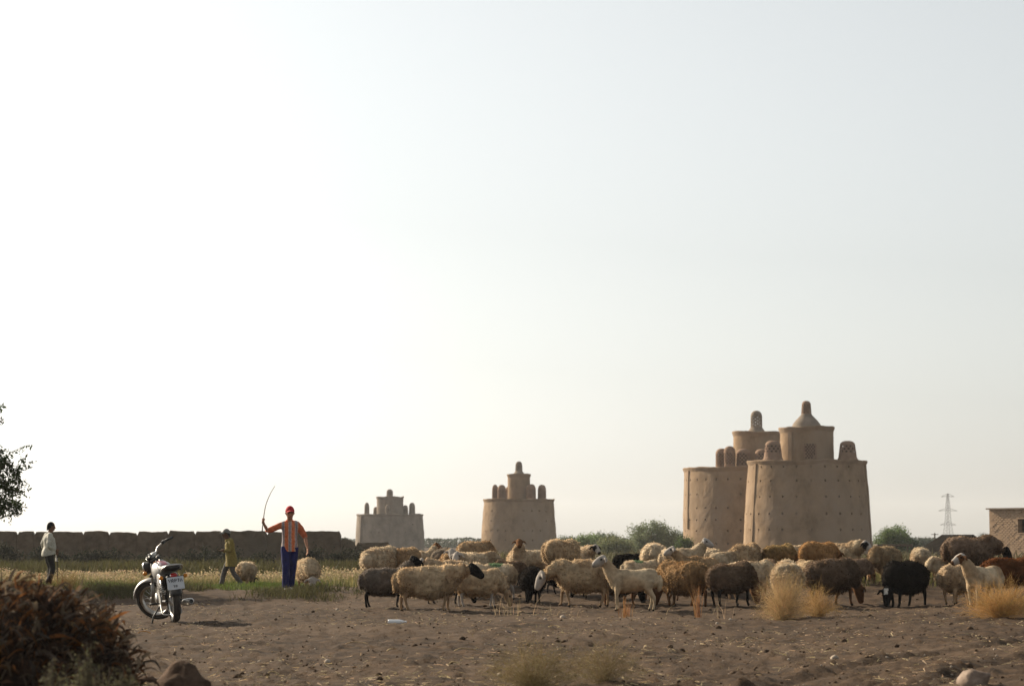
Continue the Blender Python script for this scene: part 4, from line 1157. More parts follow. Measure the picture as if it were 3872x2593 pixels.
# sx centre of body, sy of the back, distance, heading, pose, head turn, fleece, face, legs, label, extras
FL = [
 (1440, 2062, 50.0, 62, 'low', 0, PALE, TNF, TNF, 'tall pale sheep seen from behind at the left end of the back row', {}),
 (1532, 2068, 50.6, 66, 'low', 0, TAN, BRN, BRN, 'tan sheep in the back row just right of the tall pale one', {}),
 (1588, 2078, 52.6, 25, 'up', 10, PALE, BRN, BRN, 'brown-headed sheep looking up behind the black-headed ones on the left', {}),
 (1460, 2141, 40.8, 8, 'up', 0, GREYB, BLK, BLK, 'grey-brown sheep with black head and legs at the far left of the front row', {}),
 (1622, 2132, 39.2, 0, 'level', 0, CREAM, BLK, TNF, 'big cream sheep with lowered black head walking right, leading the front row', {}),
 (1700, 2112, 44.8, 184, 'level', -12, PALE, WHT, WHT, 'pale sheep with black-patched white head facing left above the front sheep', {'patch': BLK}),
 (1676, 2068, 52.0, 78, 'graze', 0, GREY, GREY, GREY, 'grey-backed sheep behind the brown-headed one in the back row', {}),
 (1708, 2112, 46.6, 268, 'level', 6, TAN, WHT, TNF, 'young tan sheep with white face looking at the camera from mid-flock', {'s': 0.86}),
 (1760, 2118, 46.2, 258, 'level', -10, PALE, WHT, TNF, 'young pale sheep with white face right of the tan youngster', {'s': 0.84}),
 (1800, 2042, 52.5, 48, 'graze', 0, TAN, BRN, BRN, 'large tan sheep grazing in the back row before the middle tower', {}),
 (1812, 2081, 48.6, 10, 'low', 0, PALE, TNF, TNF, 'pale sheep in front of the large tan one, its back sloping right', {}),
 (1860, 2124, 43.8, 186, 'low', 0, PALE, TNF, WHT, 'pale sheep with green dye on its back behind the cream grazing one', {'dye': 1}),
 (1812, 2148, 41.3, 5, 'graze', 0, CREAM, TNF, WHT, 'cream-brown sheep grazing rightwards in front, next to the black-headed leader', {}),
 (1960, 2068, 49.4, 272, 'up', 0, PALE, BRN, BRN, 'pale sheep facing the camera with long brown face and spread ears', {}),
 (2030, 2076, 52.0, 180, 'graze', 0, PALE, TNF, TNF, 'pale sheep partly hidden behind the brown-faced one', {}),
 (2125, 2034, 50.2, 58, 'graze', 0, CREAM, BRN, BRN, 'big woolly cream sheep with dark chest under the right side of the middle tower', {}),
 (2196, 2060, 53.4, 305, 'level', 0, PALE, WHT, WHT, 'white sheep with black eye patches peering out beside the big woolly one', {'patch': BLK}),
 (2376, 2090, 53.0, 10, 'level', 0, BLACK, BLK, BLK, 'small black sheep in the back row before the green trees', {}),
 (2473, 2049, 50.2, 86, 'graze', 0, PALE, TNF, TNF, 'round cream rump seen from behind, left of the twin towers', {}),
 (2200, 2108, 41.6, 181, 'low', 0, CREAM, WHT, TNF, 'heavy cream sheep with white head lowered, walking left in the front row', {}),
 (2388, 2141, 39.5, 180, 'up', 14, WHITE, WHT, WHITE, 'slender white shorn sheep standing alert in front with head raised', {'shorn': 1, 'step': 0.35}),
 (2425, 2114, 45.6, 2, 'graze', 0, PALE, TNF, WHT, 'pale green-dyed back behind the slender white sheep', {'dye': 1}),
 (2630, 2120, 45.2, 182, 'up', 0, TAN, WHT, WHT, 'tan sheep with raised white head facing left right of the white shorn one', {'s': 0.86}),
 (2580, 2114, 41.6, 132, 'graze', 0, (0.24, 0.15, 0.075), BRN, BRN, 'round golden-brown sheep in the front row left of the dark brown one', {}),
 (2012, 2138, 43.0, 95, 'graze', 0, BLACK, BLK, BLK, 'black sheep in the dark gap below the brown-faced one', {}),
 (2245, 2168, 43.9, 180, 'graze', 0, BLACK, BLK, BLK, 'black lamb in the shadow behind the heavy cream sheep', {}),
 (2580, 2116, 46.9, 0, 'up', -8, PALE, (0.36, 0.33, 0.30), WHT, 'sheep with grey-white head facing right above the golden-brown one', {'s': 0.88}),
 (2688, 2066, 53.0, 92, 'graze', 0, PALE, TNF, TNF, 'pale rump in the back row before the left twin tower', {}),
 (2735, 2082, 49.0, 44, 'graze', 0, PALE, TNF, TNF, 'pale sheep lying lower in front of the pale rump', {}),
 (2820, 2050, 50.4, 58, 'graze', 0, CREAM, TNF, TNF, 'beige woolly sheep in the back row where the twin towers overlap', {}),
 (2948, 2054, 50.8, 52, 'low', 0, (0.27, 0.185, 0.085), BRN, BRN, 'yellowish-tan sheep with dark chest in the back row below the largest tower', {}),
 (3010, 2060, 54.4, 60, 'low', 0, PALE, TNF, TNF, 'pale sheep hidden between the yellowish and the orange ones', {}),
 (3095, 2044, 50.2, 42, 'low', 0, ORANGE, BRN, BRN, 'orange-tan woolly sheep in the back row', {}),
 (3182, 2046, 53.2, 318, 'level', 0, WHITE, WHT, WHT, 'white sheep with black-ringed eyes and dark ears facing the camera', {'patch': BLK, 'ear': BLK}),
 (2765, 2122, 41.0, 38, 'graze', 0, DARK, BRN, BLK, 'dark brown sheep grazing in the front row behind the rust stalk tuft', {}),
 (2838, 2117, 43.8, 0, 'low', 0, PALE, BLK, TNF, 'pale sheep with black face bending down behind the dark brown one', {}),
 (2975, 2117, 41.8, 84, 'graze', 0, PALE, TNF, TNF, 'pale rump directly behind the tall golden twig ball', {}),
 (3145, 2107, 42.7, 34, 'graze', 0, DARK, BRN, BRN, 'dark taupe-brown sheep grazing right of the golden twig ball', {}),
 (3342, 2060, 47.2, 232, 'graze', 0, (0.26, 0.19, 0.115), TNF, TNF, 'tan sheep grazing towards the camera behind the black one', {}),
 (3420, 2116, 42.4, 228, 'graze', 8, BLACK, BLK, BLK, 'black sheep grazing with white forehead spot on the right', {'blaze': 1}),
 (3478, 2068, 53.0, 90, 'graze', 0, PALE, TNF, TNF, 'lone pale rump standing back behind the black grazing sheep', {}),
 (3672, 2022, 47.4, 6, 'low', 0, TAUPE, BLK, BLK, 'largest taupe sheep with dark head standing high on the right', {}),
 (3715, 2132, 40.8, 218, 'up', -18, WHITE, WHT, WHITE, 'white lamb with brown-patched face raised above the wide golden shrub', {'patch': BRN, 'shorn': 1, 'step': 0.3}),
 (3618, 2125, 42.6, 58, 'graze', 0, PALE, TNF, TNF, 'pale greyish sheep left of the white lamb', {}),
 (3806, 2102, 43.8, 8, 'low', 0, RED, BRN, BRN, 'reddish-brown sheep at the right edge behind the lamb', {}),
 (1690, 2150, 42.6, 12, 'graze', 0, GREYB, BLK, BLK, 'grey sheep whose dark legs show behind the black-headed leader', {}),
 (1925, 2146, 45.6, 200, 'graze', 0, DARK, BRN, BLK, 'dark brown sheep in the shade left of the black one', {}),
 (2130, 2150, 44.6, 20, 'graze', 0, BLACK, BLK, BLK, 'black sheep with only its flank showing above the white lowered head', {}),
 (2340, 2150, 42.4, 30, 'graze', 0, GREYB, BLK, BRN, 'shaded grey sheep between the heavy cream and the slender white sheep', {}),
 (2490, 2146, 43.0, 170, 'graze', 0, CREAM, BRN, BRN, 'cream sheep just right of the slender white sheep rump', {}),
 (2690, 2140, 44.4, 140, 'graze', 0, DARK, BLK, BLK, 'dark sheep behind the rust stalk tuft', {}),
 (2905, 2128, 46.4, 70, 'graze', 0, TAUPE, BRN, BRN, 'taupe sheep mostly hidden left of the pale rump behind the twig ball', {}),
 (3050, 2122, 46.0, 110, 'graze', 0, CREAM, BRN, BRN, 'cream sheep between the twig ball and the orange-tan sheep', {}),
 (3240, 2112, 46.4, 30, 'graze', 0, TAUPE, BRN, BLK, 'taupe sheep below the white face with black-ringed eyes', {}),
 (3560, 2112, 47.6, 200, 'graze', 0, PALE, TNF, TNF, 'pale sheep low behind the gap right of the black grazing sheep', {}),
 (935, 2119, 62.0, 82, 'graze', 0, PALE, BLK, TNF, 'cream sheep grazing in the field seen from behind, beside the yellow-shirted man', {}),
 (1164, 2106, 56.0, 286, 'graze', 0, WHITE, WHT, TNF, 'white sheep grazing in the field just right of the striped-shirt shepherd', {}),
]
def build_flock():
    rs_ = random.Random(21)
    jobs = []
    for s in FL:
        ex = s[10]
        F, hd = sheep_flesh(s[4], s[5], rs_, ex.get('shorn', False), rs_.uniform(0.95, 1.06), ex.get('step', rs_.choice([1, -1, 0.7, -0.6])))
        jobs.append((s, F, hd, F.raw(0.019)))
    dg = bpy.context.evaluated_depsgraph_get()
    scales = []
    for s, F, (H, ax, L, side, upv), tmp in jobs:
        sx, sy, d, yaw, pose, turn, wc, fc, lc, lab, ex = s
        me = bpy.data.meshes.new_from_object(tmp.evaluated_get(dg))
        td = tmp.data; bpy.data.objects.remove(tmp); bpy.data.meshes.remove(td)
        n = len(me.vertices)
        co = np.empty(n * 3, np.float32); me.vertices.foreach_get('co', co); co = co.reshape(-1, 3).astype(float)
        no = np.empty(n * 3, np.float32); me.vertices.foreach_get('normal', no); no = no.reshape(-1, 3).astype(float)
        zn = F.zone_of(co)
        sd = rs_.randrange(1000)
        wool = zn == 'wool'
        wa = 0.4 if ex.get('shorn') else 1.0
        disp = (0.024 * fbm(co * 4.2 + sd, 3, sd) + 0.011 * vnoise(co * [16, 16, 9] + sd, sd + 3)) * wa
        co = co + no * np.where(wool, disp, 0)[:, None]
        me.vertices.foreach_set('co', co.astype(np.float32).ravel())
        c = np.empty((n, 3))
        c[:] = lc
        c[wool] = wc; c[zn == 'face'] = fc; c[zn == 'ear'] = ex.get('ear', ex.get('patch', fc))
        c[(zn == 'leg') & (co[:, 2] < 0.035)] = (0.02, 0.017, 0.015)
        c[wool] *= (1 + 0.22 * fbm(co * 3.1 + sd, 3, sd + 9))[wool][:, None]
        dirt = np.clip(1.3 * fbm(co * 2.3 + sd + 40, 3, sd + 19) + 0.05, 0, 0.55)[:, None]          # dust and mud caked in the wool
        c = np.where(wool[:, None], c * (1 - dirt) + c * np.array([[0.62, 0.5, 0.4]]) * dirt, c)
        # eyes, nostrils/mouth, patches
        Hn, axn, sn, un = (np.array(q) for q in (H, ax, side, upv))
        rel = co - Hn
        al, sl, ul = rel @ axn, rel @ sn, rel @ un
        face = zn == 'face'
        if 'patch' in ex:
            c[face & (np.abs(al - L * 0.28) < L * 0.20) & (np.abs(sl) > 0.028)] = ex['patch']
            c[face & (al > L * 0.9)] = ex['patch']
        if 'blaze' in ex: c[face & (np.abs(al - L * 0.15) < 0.05) & (np.abs(sl) < 0.035) & (ul > 0.02)] = (0.5, 0.47, 0.42)
        for q in (-1, 1):
            e = Hn + axn * L * 0.26 + sn * q * 0.074 + un * 0.03
            c[face & (np.linalg.norm(co - e, axis=1) < 0.022)] = (0.008, 0.007, 0.006)
        c[face & (al > L * 0.985)] *= 0.35
        if 'dye' in ex: c[wool & (np.linalg.norm((co - [-0.08, 0.02, 0.74]) * [1, 0.8, 1.4], axis=1) < 0.16)] = (0.11, 0.17, 0.085)
        set_col(me, np.clip(c, 0.004, 1))
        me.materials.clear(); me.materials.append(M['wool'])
        me.shade_smooth(); me.update()
        p = P(sx, sy, d)
        g = T(p.x, d)
        if 's' in ex: sc = ex['s']
        else: sc = (p.z - g) / 0.765
        scales.append((round(sc, 2), lab[:34]))
        sc = min(max(sc, 0.66), 1.2)
        t = thing('sheep', lab, 'sheep', (p.x, d, g - 0.004), R(yaw), 'flock of sheep')
        t.scale = (sc * (1.0 if 'leading' in lab else 0.9), sc * 1.04, sc)
        link('body', me, None, t)
        # fleece: short locks of wool standing off the skin
        nl = 2600 if ex.get('shorn') else 6500
        tri = np.empty(len(me.polygons) * 4, np.int32)
        quads = [tuple(q.vertices) for q in me.polygons if len(q.vertices) == 4]
        qa = np.array(quads, np.int64)
        qa = qa[wool[qa].all(1)]
        pick = qa[rng.integers(0, len(qa), nl)]
        wts = rng.dirichlet([1, 1, 1, 1], nl)
        b0 = (co[pick] * wts[:, :, None]).sum(1); nn = no[pick].mean(1); nn /= np.linalg.norm(nn, axis=1)[:, None] + 1e-9
        dv = nn * 0.75 + rng.normal(size=(nl, 3)) * 0.38 + np.array([0, 0, -0.45]) * rng.random((nl, 1))
        ln = rng.uniform(0.014, 0.036, nl)[:, None] * (0.5 if ex.get('shorn') else 1)
        s1 = np.cross(dv, rng.normal(size=(nl, 3))); s1 /= np.linalg.norm(s1, axis=1)[:, None]
        wd = rng.uniform(0.004, 0.011, nl)[:, None]
        b0 = b0 - nn * 0.006
        v = np.stack([b0 - s1 * wd, b0 + s1 * wd, b0 + dv * ln + s1 * wd * 0.3 + [0, 0, -0.004], b0 + dv * ln - s1 * wd * 0.3], 1).reshape(-1, 3)
        cc = c[pick].mean(1) * rng.uniform(0.8, 1.32, (nl, 1))
        link('fleece', np_mesh('fleece', v, np.arange(len(v)).reshape(-1, 4), colors=np.repeat(np.clip(cc, 0.004, 1), 4, 0)), M['fleece'], t)
    return scales
M['fleece'] = mat('fleece_locks', (1, 1, 1), scale=9, rough=1.0, attr=True, transl=0.6, spec=0.0)
SC = build_flock()

# ------------------------------------------------------------------ people
def V3(*a): return Vector(a)
def fist(F, c, axis, fwd, s=1.0):
    """five fingers closed round a rod running along axis through c ; fwd = direction from wrist to the rod"""
    axis = Vector(axis).normalized(); fwd = Vector(fwd).normalized(); sd_ = axis.cross(fwd).normalized()
    F.tube('skin', [Vector(c) - fwd * 0.075 * s, Vector(c) - fwd * 0.02 * s - sd_ * 0.018 * s], [(0.022, 0.036), (0.018, 0.040)], 10, tuple(axis))
    for i in range(4):
        o_ = Vector(c) + axis * (i - 1.5) * 0.021 * s
        ln = [0.9, 1.0, 0.97, 0.8][i]
        arc = [o_ + (fwd * math.cos(q) - sd_ * math.sin(q)) * 0.024 * s for q in (math.pi * 0.62, math.pi * 0.25, -math.pi * 0.15, -math.pi * (0.35 + 0.25 * ln))]
        F.tube('skin', arc, [0.0105 * s, 0.0105 * s, 0.0098 * s, 0.008 * s], 8, tuple(axis))
    th = [Vector(c) - fwd * 0.05 * s + axis * 0.03 * s, Vector(c) - fwd * 0.022 * s + axis * 0.045 * s + sd_ * 0.02 * s, Vector(c) + fwd * 0.008 * s + axis * 0.04 * s + sd_ * 0.026 * s]
    F.tube('skin', th, [0.013 * s, 0.012 * s, 0.009 * s], 8, tuple(axis))

def open_hand(F, wrist, d, palm_n, s=1.0, side=1):
    d = Vector(d).normalized(); n = Vector(palm_n).normalized(); a = d.cross(n).normalized()
    wv = Vector(wrist)
    F.tube('skin', [wv - d * 0.01, wv + d * 0.045 * s, wv + d * 0.085 * s], [(0.026, 0.018), (0.040, 0.016), (0.040, 0.013)], 10, tuple(n))
    for i in range(4):
        ln = [0.066, 0.076, 0.072, 0.056][i] * s
        b0 = wv + d * 0.08 * s + a * (i - 1.5) * 0.021 * s
        F.tube('skin', [b0, b0 + d * ln * 0.5 + n * 0.006, b0 + d * ln * 0.85 + n * 0.024, b0 + d * ln + n * 0.038], [0.0098, 0.0095, 0.0088, 0.0072], 8, tuple(a))
    t0 = wv + d * 0.03 * s - a * 0.03 * s * side
    F.tube('skin', [t0, t0 - a * 0.022 * s * side + d * 0.025 * s + n * 0.01, t0 - a * 0.026 * s * side + d * 0.055 * s + n * 0.02], [0.013, 0.0115, 0.009], 8, tuple(n))

def head(F, c, s=1.0):
    """c = centre of the head, face towards -Y"""
    cx, cy, cz = c
    rows = [(-0.118, 0.030, 0.036, -0.030), (-0.098, 0.048, 0.056, -0.020), (-0.06, 0.060, 0.078, -0.006), (-0.02, 0.068, 0.090, 0.0), (0.03, 0.073, 0.096, 0.004), (0.075, 0.068, 0.088, 0.008), (0.105, 0.050, 0.064, 0.01), (0.122, 0.020, 0.026, 0.012)]
    F.tube('head', [(cx, cy + r[3] * s, cz + r[0] * s) for r in rows], [(r[1] * s, r[2] * s) for r in rows], 16, (0, 1, 0))
    F.tube('head', [(cx, cy - 0.088 * s, cz + 0.016 * s), (cx, cy - 0.104 * s, cz - 0.016 * s), (cx, cy - 0.108 * s, cz - 0.034 * s)], [0.009 * s, 0.013 * s, 0.016 * s], 8, (0, 1, 0))
    F.tube('head', [(cx - 0.022 * s, cy - 0.086 * s, cz - 0.064 * s), (cx + 0.022 * s, cy - 0.086 * s, cz - 0.064 * s)], 0.011 * s, 8)
    for q in (-1, 1):
        F.tube('head', [(cx + q * 0.072 * s, cy + 0.006, cz + 0.018 * s), (cx + q * 0.082 * s, cy + 0.012, cz + 0.0), (cx + q * 0.073 * s, cy + 0.004, cz - 0.03 * s)], [(0.008, 0.014), (0.009, 0.018), (0.007, 0.010)], 8, (1, 0, 0))
        F.tube('head', [(cx + q * 0.015 * s, cy - 0.084 * s, cz + 0.03 * s), (cx + q * 0.05 * s, cy - 0.076 * s, cz + 0.030 * s)], 0.011 * s, 8)
    F.tube('head', [(cx, cy + 0.015 * s, cz - 0.09 * s), (cx, cy + 0.03 * s, cz - 0.19 * s)], [0.054 * s, 0.060 * s], 12, (0, 1, 0))

def flesh_mesh(F, voxel, colf, smooth_it=2, wrinkle=0.0, seed=0):
    tmp = F.raw(voxel, smooth_it)
    dg = bpy.context.evaluated_depsgraph_get()
    me = bpy.data.meshes.new_from_object(tmp.evaluated_get(dg))
    td = tmp.data; bpy.data.objects.remove(tmp); bpy.data.meshes.remove(td)
    n = len(me.vertices)
    co = np.empty(n * 3, np.float32); me.vertices.foreach_get('co', co); co = co.reshape(-1, 3).astype(float)
    no = np.empty(n * 3, np.float32); me.vertices.foreach_get('normal', no); no = no.reshape(-1, 3).astype(float)
    if wrinkle:
        q = co * [9, 9, 5]
        co = co + no * (wrinkle * (fbm(q + seed, 3, seed)))[:, None]
        me.vertices.foreach_set('co', co.astype(np.float32).ravel())
    set_col(me, np.clip(colf(co, F.zone_of(co)), 0.003, 1))
    me.materials.clear(); me.materials.append(M['skincloth'])
    me.shade_smooth(); me.update()
    return me
M['skincloth'] = mat('skin_and_cloth', (1, 1, 1), scale=25, rough=0.85, attr=True, spec=0.2)

def person(label, loc, yaw, scale, J, cfg):
    """J: joints in metres for a 1.70 m figure facing -Y"""
    t = thing('person', label, 'person', loc, yaw)
    t.scale = (scale,) * 3
    skin = np.array(cfg['skin'])
    hc = Vector(J['head'])
    F = Flesh()
    head(F, hc, 1.06)
    nb = hc + V3(0, 0.03, -0.19)
    F.tube('torso', [nb, J['chest'], J['waist'], J['pelvis']], [0.06, (0.145, 0.095), (0.125, 0.085), (0.145, 0.10)], 12, (0, 1, 0), smooth=3)
    for sd_ in ('R', 'L'):
        sh, el, wr = (Vector(J[k + sd_]) for k in ('sh', 'el', 'wr'))
        F.tube('arm', [sh, sh.lerp(el, 0.5), el, el.lerp(wr, 0.4), wr], [0.052, 0.045, 0.037, 0.036, 0.024], 10, (0, 1, 0.01))
        hp, kn, an = (Vector(J[k + sd_]) for k in ('hip', 'kn', 'an'))
        F.tube('leg', [hp, hp.lerp(kn, 0.5), kn, kn.lerp(an, 0.35), an], [0.085, 0.074, 0.054, 0.052, 0.036], 10, (0, 1, 0))
        h = J['hand' + sd_]
        if h[0] == 'fist': fist(F, h[1], h[2], Vector(h[1]) - wr)
        else: open_hand(F, wr, h[1], h[2], side=h[3])
    fdir = Vector(J.get('gaze', (0, -1, 0)))
    def cf(co, zn):
        c = np.tile(skin, (len(co), 1))
        r = co - np.array(hc)
        f_ = (zn == 'head') & (r[:, 1] < -0.05)
        for q in (-1, 1):
            c[f_ & (((r[:, 0] - q * 0.032) / 0.018) ** 2 + ((r[:, 2] - 0.012) / 0.010) ** 2 < 1)] = (0.02, 0.014, 0.01)
            c[f_ & (((r[:, 0] - q * 0.033) / 0.026) ** 2 + ((r[:, 2] - 0.036) / 0.007) ** 2 < 1)] = (0.02, 0.014, 0.01)
        c[f_ & (np.abs(r[:, 0]) < 0.026) & (np.abs(r[:, 2] + 0.064) < 0.009)] = skin * [0.75, 0.45, 0.45]
        if cfg.get('mustache'): c[f_ & (np.abs(r[:, 0]) < 0.034) & (np.abs(r[:, 2] + 0.047) < 0.010)] = (0.012, 0.01, 0.009)
        return c
    link('body', flesh_mesh(F, 0.010, cf), None, t)
    # shirt with sleeves
    S = Flesh()
    ch, wa, pe = Vector(J['chest']), Vector(J['waist']), Vector(J['pelvis'])
    gr = cfg.get('girth', 1.0)
    hem = Vector(J['hem'])
    S.tube('shirt', [ch + V3(0, 0, 0.14), ch + V3(0, 0, 0.105), ch, wa, pe, hem], [(0.065, 0.06), (0.115, 0.08), (0.172 * gr, 0.118 * gr), (0.158 * gr, 0.116 * gr), (0.172 * gr, 0.130 * gr), (0.178 * gr, 0.138 * gr)], 16, (0, 1, 0), smooth=3)
    for sd_ in ('R', 'L'):
        sh, el, wr = (Vector(J[k + sd_]) for k in ('sh', 'el', 'wr'))
        e = el.lerp(wr, cfg.get('sleeve', 0.85))
        S.tube('shirt', [Vector(J['chest']) + V3(0, 0, 0.08), sh, sh.lerp(el, 0.5), el, e], [0.08, 0.074, 0.064, 0.054, 0.044], 12, (0, 1, 0.01), smooth=2)
    link('shirt', flesh_mesh(S, 0.012, lambda co, zn: cfg['shirt'](co), 3, 0.012, 3), None, t)
    # trousers
    Tn = Flesh()
    Tn.tube('tr', [wa + V3(0, 0, -0.06), pe, pe + V3(0, 0, -0.09)], [(0.13, 0.09), (0.145, 0.10), (0.12, 0.09)], 14, (0, 1, 0))
    for sd_ in ('R', 'L'):
        hp, kn, an = (Vector(J[k + sd_]) for k in ('hip', 'kn', 'an'))
        Tn.tube('tr', [hp, hp.lerp(kn, 0.5), kn, kn.lerp(an, 0.5), an + V3(0, 0.01, 0.0)], [0.10, 0.094, 0.076, 0.070, 0.070], 12, (0, 1, 0), smooth=2)
    link('trousers', flesh_mesh(Tn, 0.012, lambda co, zn: np.tile(cfg['trousers'], (len(co), 1)) * (1 + 0.15 * vnoise(co * 12, 2))[:, None], 3, 0.008, 9), None, t)
    for sd_ in ('R', 'L'):
        an = Vector(J['an' + sd_])
        b = MB().tube([an + V3(0, 0.055, -0.05), an + V3(0, 0.03, -0.04), an + V3(0, -0.05, -0.045), an + V3(0, -0.14, -0.058), an + V3(0, -0.185, -0.062)], [(0.025, 0.02), (0.040, 0.045), (0.043, 0.040), (0.046, 0.030), (0.02, 0.014)], 12)
        me = new_mesh('shoe', b.v, b.f, True); set_col(me, np.tile(cfg['shoe'], (len(b.v), 1))); link('shoe', me, M['skincloth'], t)
    # collar
    b = MB()
    pts = [nb + V3(0.075 * math.sin(q), 0.015 - 0.07 * math.cos(q), 0.01 + 0.03 * (1 - math.cos(q)) / 2 - 0.045 * max(0, math.cos(q)) ** 6) for q in np.linspace(-2.9, 2.9, 17)]
    b.tube(pts, [(0.010, 0.028)] * 17, 8)
    me = new_mesh('collar', b.v, b.f, True); set_col(me, np.tile(cfg['collar'], (len(b.v), 1))); link('collar', me, M['skincloth'], t)
    # hair / cap: a thick shell over the skull
    def shell(name, z0f, z0b, grow, c, pieces=None):
        V, F_ = [], []
        nr, ns = 12, 28
        for layer, gg in ((0, grow), (1, grow * 0.2)):
            for i in range(nr + 1):
                for j in range(ns):
                    a = 2 * math.pi * j / ns
                    frn = 0.5 - 0.5 * math.cos(a)             # 0 at the front (-Y), 1 at the back
                    zb = z0f + (z0b - z0f) * frn ** 1.5
                    z = zb + (0.128 + gg - zb) * i / nr
                    q = min(1.0, max(0.0, (z + 0.02) / (0.15 + gg)))
                    rr_ = math.sqrt(max(0.0, 1 - q ** 2.6))
                    V.append(((0.074 + gg) * rr_ * math.sin(a) + hc.x, -(0.097 + gg) * rr_ * math.cos(a) + hc.y + 0.008, z + hc.z))
        for lyr in (0, 1):
            o_ = lyr * (nr + 1) * ns
            for i in range(nr):
                for j in range(ns):
                    q4 = (o_ + i * ns + j, o_ + i * ns + (j + 1) % ns, o_ + (i + 1) * ns + (j + 1) % ns, o_ + (i + 1) * ns + j)
                    F_.append(q4 if lyr == 0 else q4[::-1])
        o_ = (nr + 1) * ns
        for j in range(ns): F_.append((j, o_ + j, o_ + (j + 1) % ns, (j + 1) % ns))
        me = new_mesh(name, V, F_, True); set_col(me, np.tile(c, (len(V), 1)) * (1 + 0.25 * vnoise(np.array(V) * 60, 4))[:, None]); return link(name, me, M['skincloth'], t)
    shell('hair', 0.062, -0.085, 0.010, cfg['hair'])
    if 'cap' in cfg:
        cp = shell('cap', 0.046, 0.015, 0.024, cfg['cap'])
        V = []; ns = 14; F_ = []
        for k, th in ((0, 0.006), (1, -0.006)):
            for i in range(5):
                for j in range(ns + 1):
                    a = (j / ns - 0.5) * 2.2
                    r_ = 0.10 + 0.085 * (i / 4) * math.cos(a * 0.75)
                    V.append((hc.x + math.sin(a) * (0.085 + 0.012 * i / 4), hc.y - math.cos(a) * r_ * 1.0 - 0.012, hc.z + 0.056 + th - 0.022 * (i / 4) - 0.035 * abs(math.sin(a)) ** 2))
        n5 = 5 * (ns + 1)
        for k in (0, 1):
            for i in range(4):
                for j in range(ns):
                    q = k * n5 + i * (ns + 1) + j
                    F_.append((q, q + 1, q + ns + 2, q + ns + 1))
        me = new_mesh('brim', V, F_, True); set_col(me, np.tile(np.array(cfg['cap']) * 0.9, (len(V), 1))); link('brim', me, M['skincloth'], cp)
    return t

def stripes(co):
    x = (co[:, 0] + 0.5) % 0.135 / 0.135
    c = np.tile(np.array((0.56, 0.155, 0.065)), (len(co), 1))
    c[(x > 0.42) & (x < 0.55)] = (0.42, 0.33, 0.27)
    c[(x >= 0.55) & (x < 0.80)] = (0.24, 0.21, 0.23)
    c[(x >= 0.80) & (x < 0.93)] = (0.42, 0.31, 0.25)
    c[np.abs(co[:, 0]) > 0.185] = (0.50, 0.13, 0.055)
    return c
db = 48.4
bx = X(1095, db)
boy_stick_tip = None
JB = dict(head=(0.0, -0.03, 1.575), chest=(0, 0, 1.27), waist=(0, 0.0, 1.06), pelvis=(0, 0.0, 0.93), hem=(0, 0, 0.80),
          shR=(-0.165, 0.0, 1.335), elR=(-0.45, -0.06, 1.225), wrR=(-0.535, -0.20, 1.36), handR=('fist', (-0.55, -0.235, 1.425), (0.05, 0.12, 1.0)),
          shL=(0.165, 0.0, 1.335), elL=(0.315, 0.04, 1.10), wrL=(0.355, -0.08, 0.88), handL=('open', (0.05, -0.25, -1.0), (-0.9, -0.2, 0.0), 1),
          hipR=(-0.085, 0, 0.90), knR=(-0.08, -0.12, 0.50), anR=(-0.075, -0.05, 0.09), hipL=(0.085, 0, 0.90), knL=(0.075, 0.02, 0.49), anL=(0.05, 0.20, 0.10))
boy = person('person in red cap, orange striped shirt and navy trousers raising a thin stick', (bx, db, T(bx, db) - 0.005), R(10), 1.0, JB,
             dict(skin=(0.40, 0.20, 0.125), shirt=stripes, trousers=(0.009, 0.012, 0.085), shoe=(0.32, 0.30, 0.28), collar=(0.62, 0.10, 0.03), hair=(0.012, 0.010, 0.009), cap=(0.42, 0.022, 0.03), sleeve=0.05, girth=0.95))
tip = [(-0.575, -0.30, 1.22), (-0.55, -0.235, 1.425), (-0.50, -0.15, 1.72), (-0.41, -0.08, 1.95), (-0.305, -0.02, 2.13)]
b = MB().tube(curve(tip, 8), list(np.linspace(0.011, 0.005, 33)), 7)
stk = b.build('stick', M['bark'], None, True)
stk.location = boy.location; stk.rotation_euler = boy.rotation_euler
tag(stk, 'thin curved herding stick held up by the red-capped person', 'stick', 'herding sticks')

dm = 62.0
mx_ = X(184, dm)
JM = dict(head=(0.0, -0.06, 1.575), chest=(0, 0.0, 1.27), waist=(0, -0.03, 1.06), pelvis=(0, 0.0, 0.93), hem=(0, -0.01, 0.86),
          shR=(-0.185, 0.02, 1.36), elR=(-0.29, 0.10, 1.08), wrR=(-0.10, -0.16, 0.985), handR=('fist', (-0.02, -0.235, 0.97), (0.0, -0.03, 1.0)),
          shL=(0.185, 0.02, 1.36), elL=(0.30, 0.05, 1.08), wrL=(0.10, -0.20, 0.93), handL=('fist', (0.0, -0.235, 0.885), (0.0, -0.03, 1.0)),
          hipR=(-0.09, 0, 0.90), knR=(-0.14, -0.07, 0.50), anR=(-0.15, 0.05, 0.09), hipL=(0.09, 0, 0.90), knL=(0.12, -0.10, 0.50), anL=(0.13, -0.06, 0.09))
man = person('dark-haired person in cream shirt and black trousers leaning on a staff', (mx_, dm, T(mx_, dm) - 0.005), R(118), 1.0, JM,
             dict(skin=(0.17, 0.085, 0.05), shirt=lambda co: np.tile((0.42, 0.40, 0.34), (len(co), 1)), trousers=(0.008, 0.008, 0.009), shoe=(0.02, 0.017, 0.014), collar=(0.45, 0.43, 0.37), hair=(0.008, 0.007, 0.007), sleeve=0.9, girth=1.32))
b = MB().tube([(0.02, -0.262, -0.0), (-0.012, -0.236, 0.93), (-0.02, -0.228, 1.10)], [0.013, 0.014, 0.015], 8)
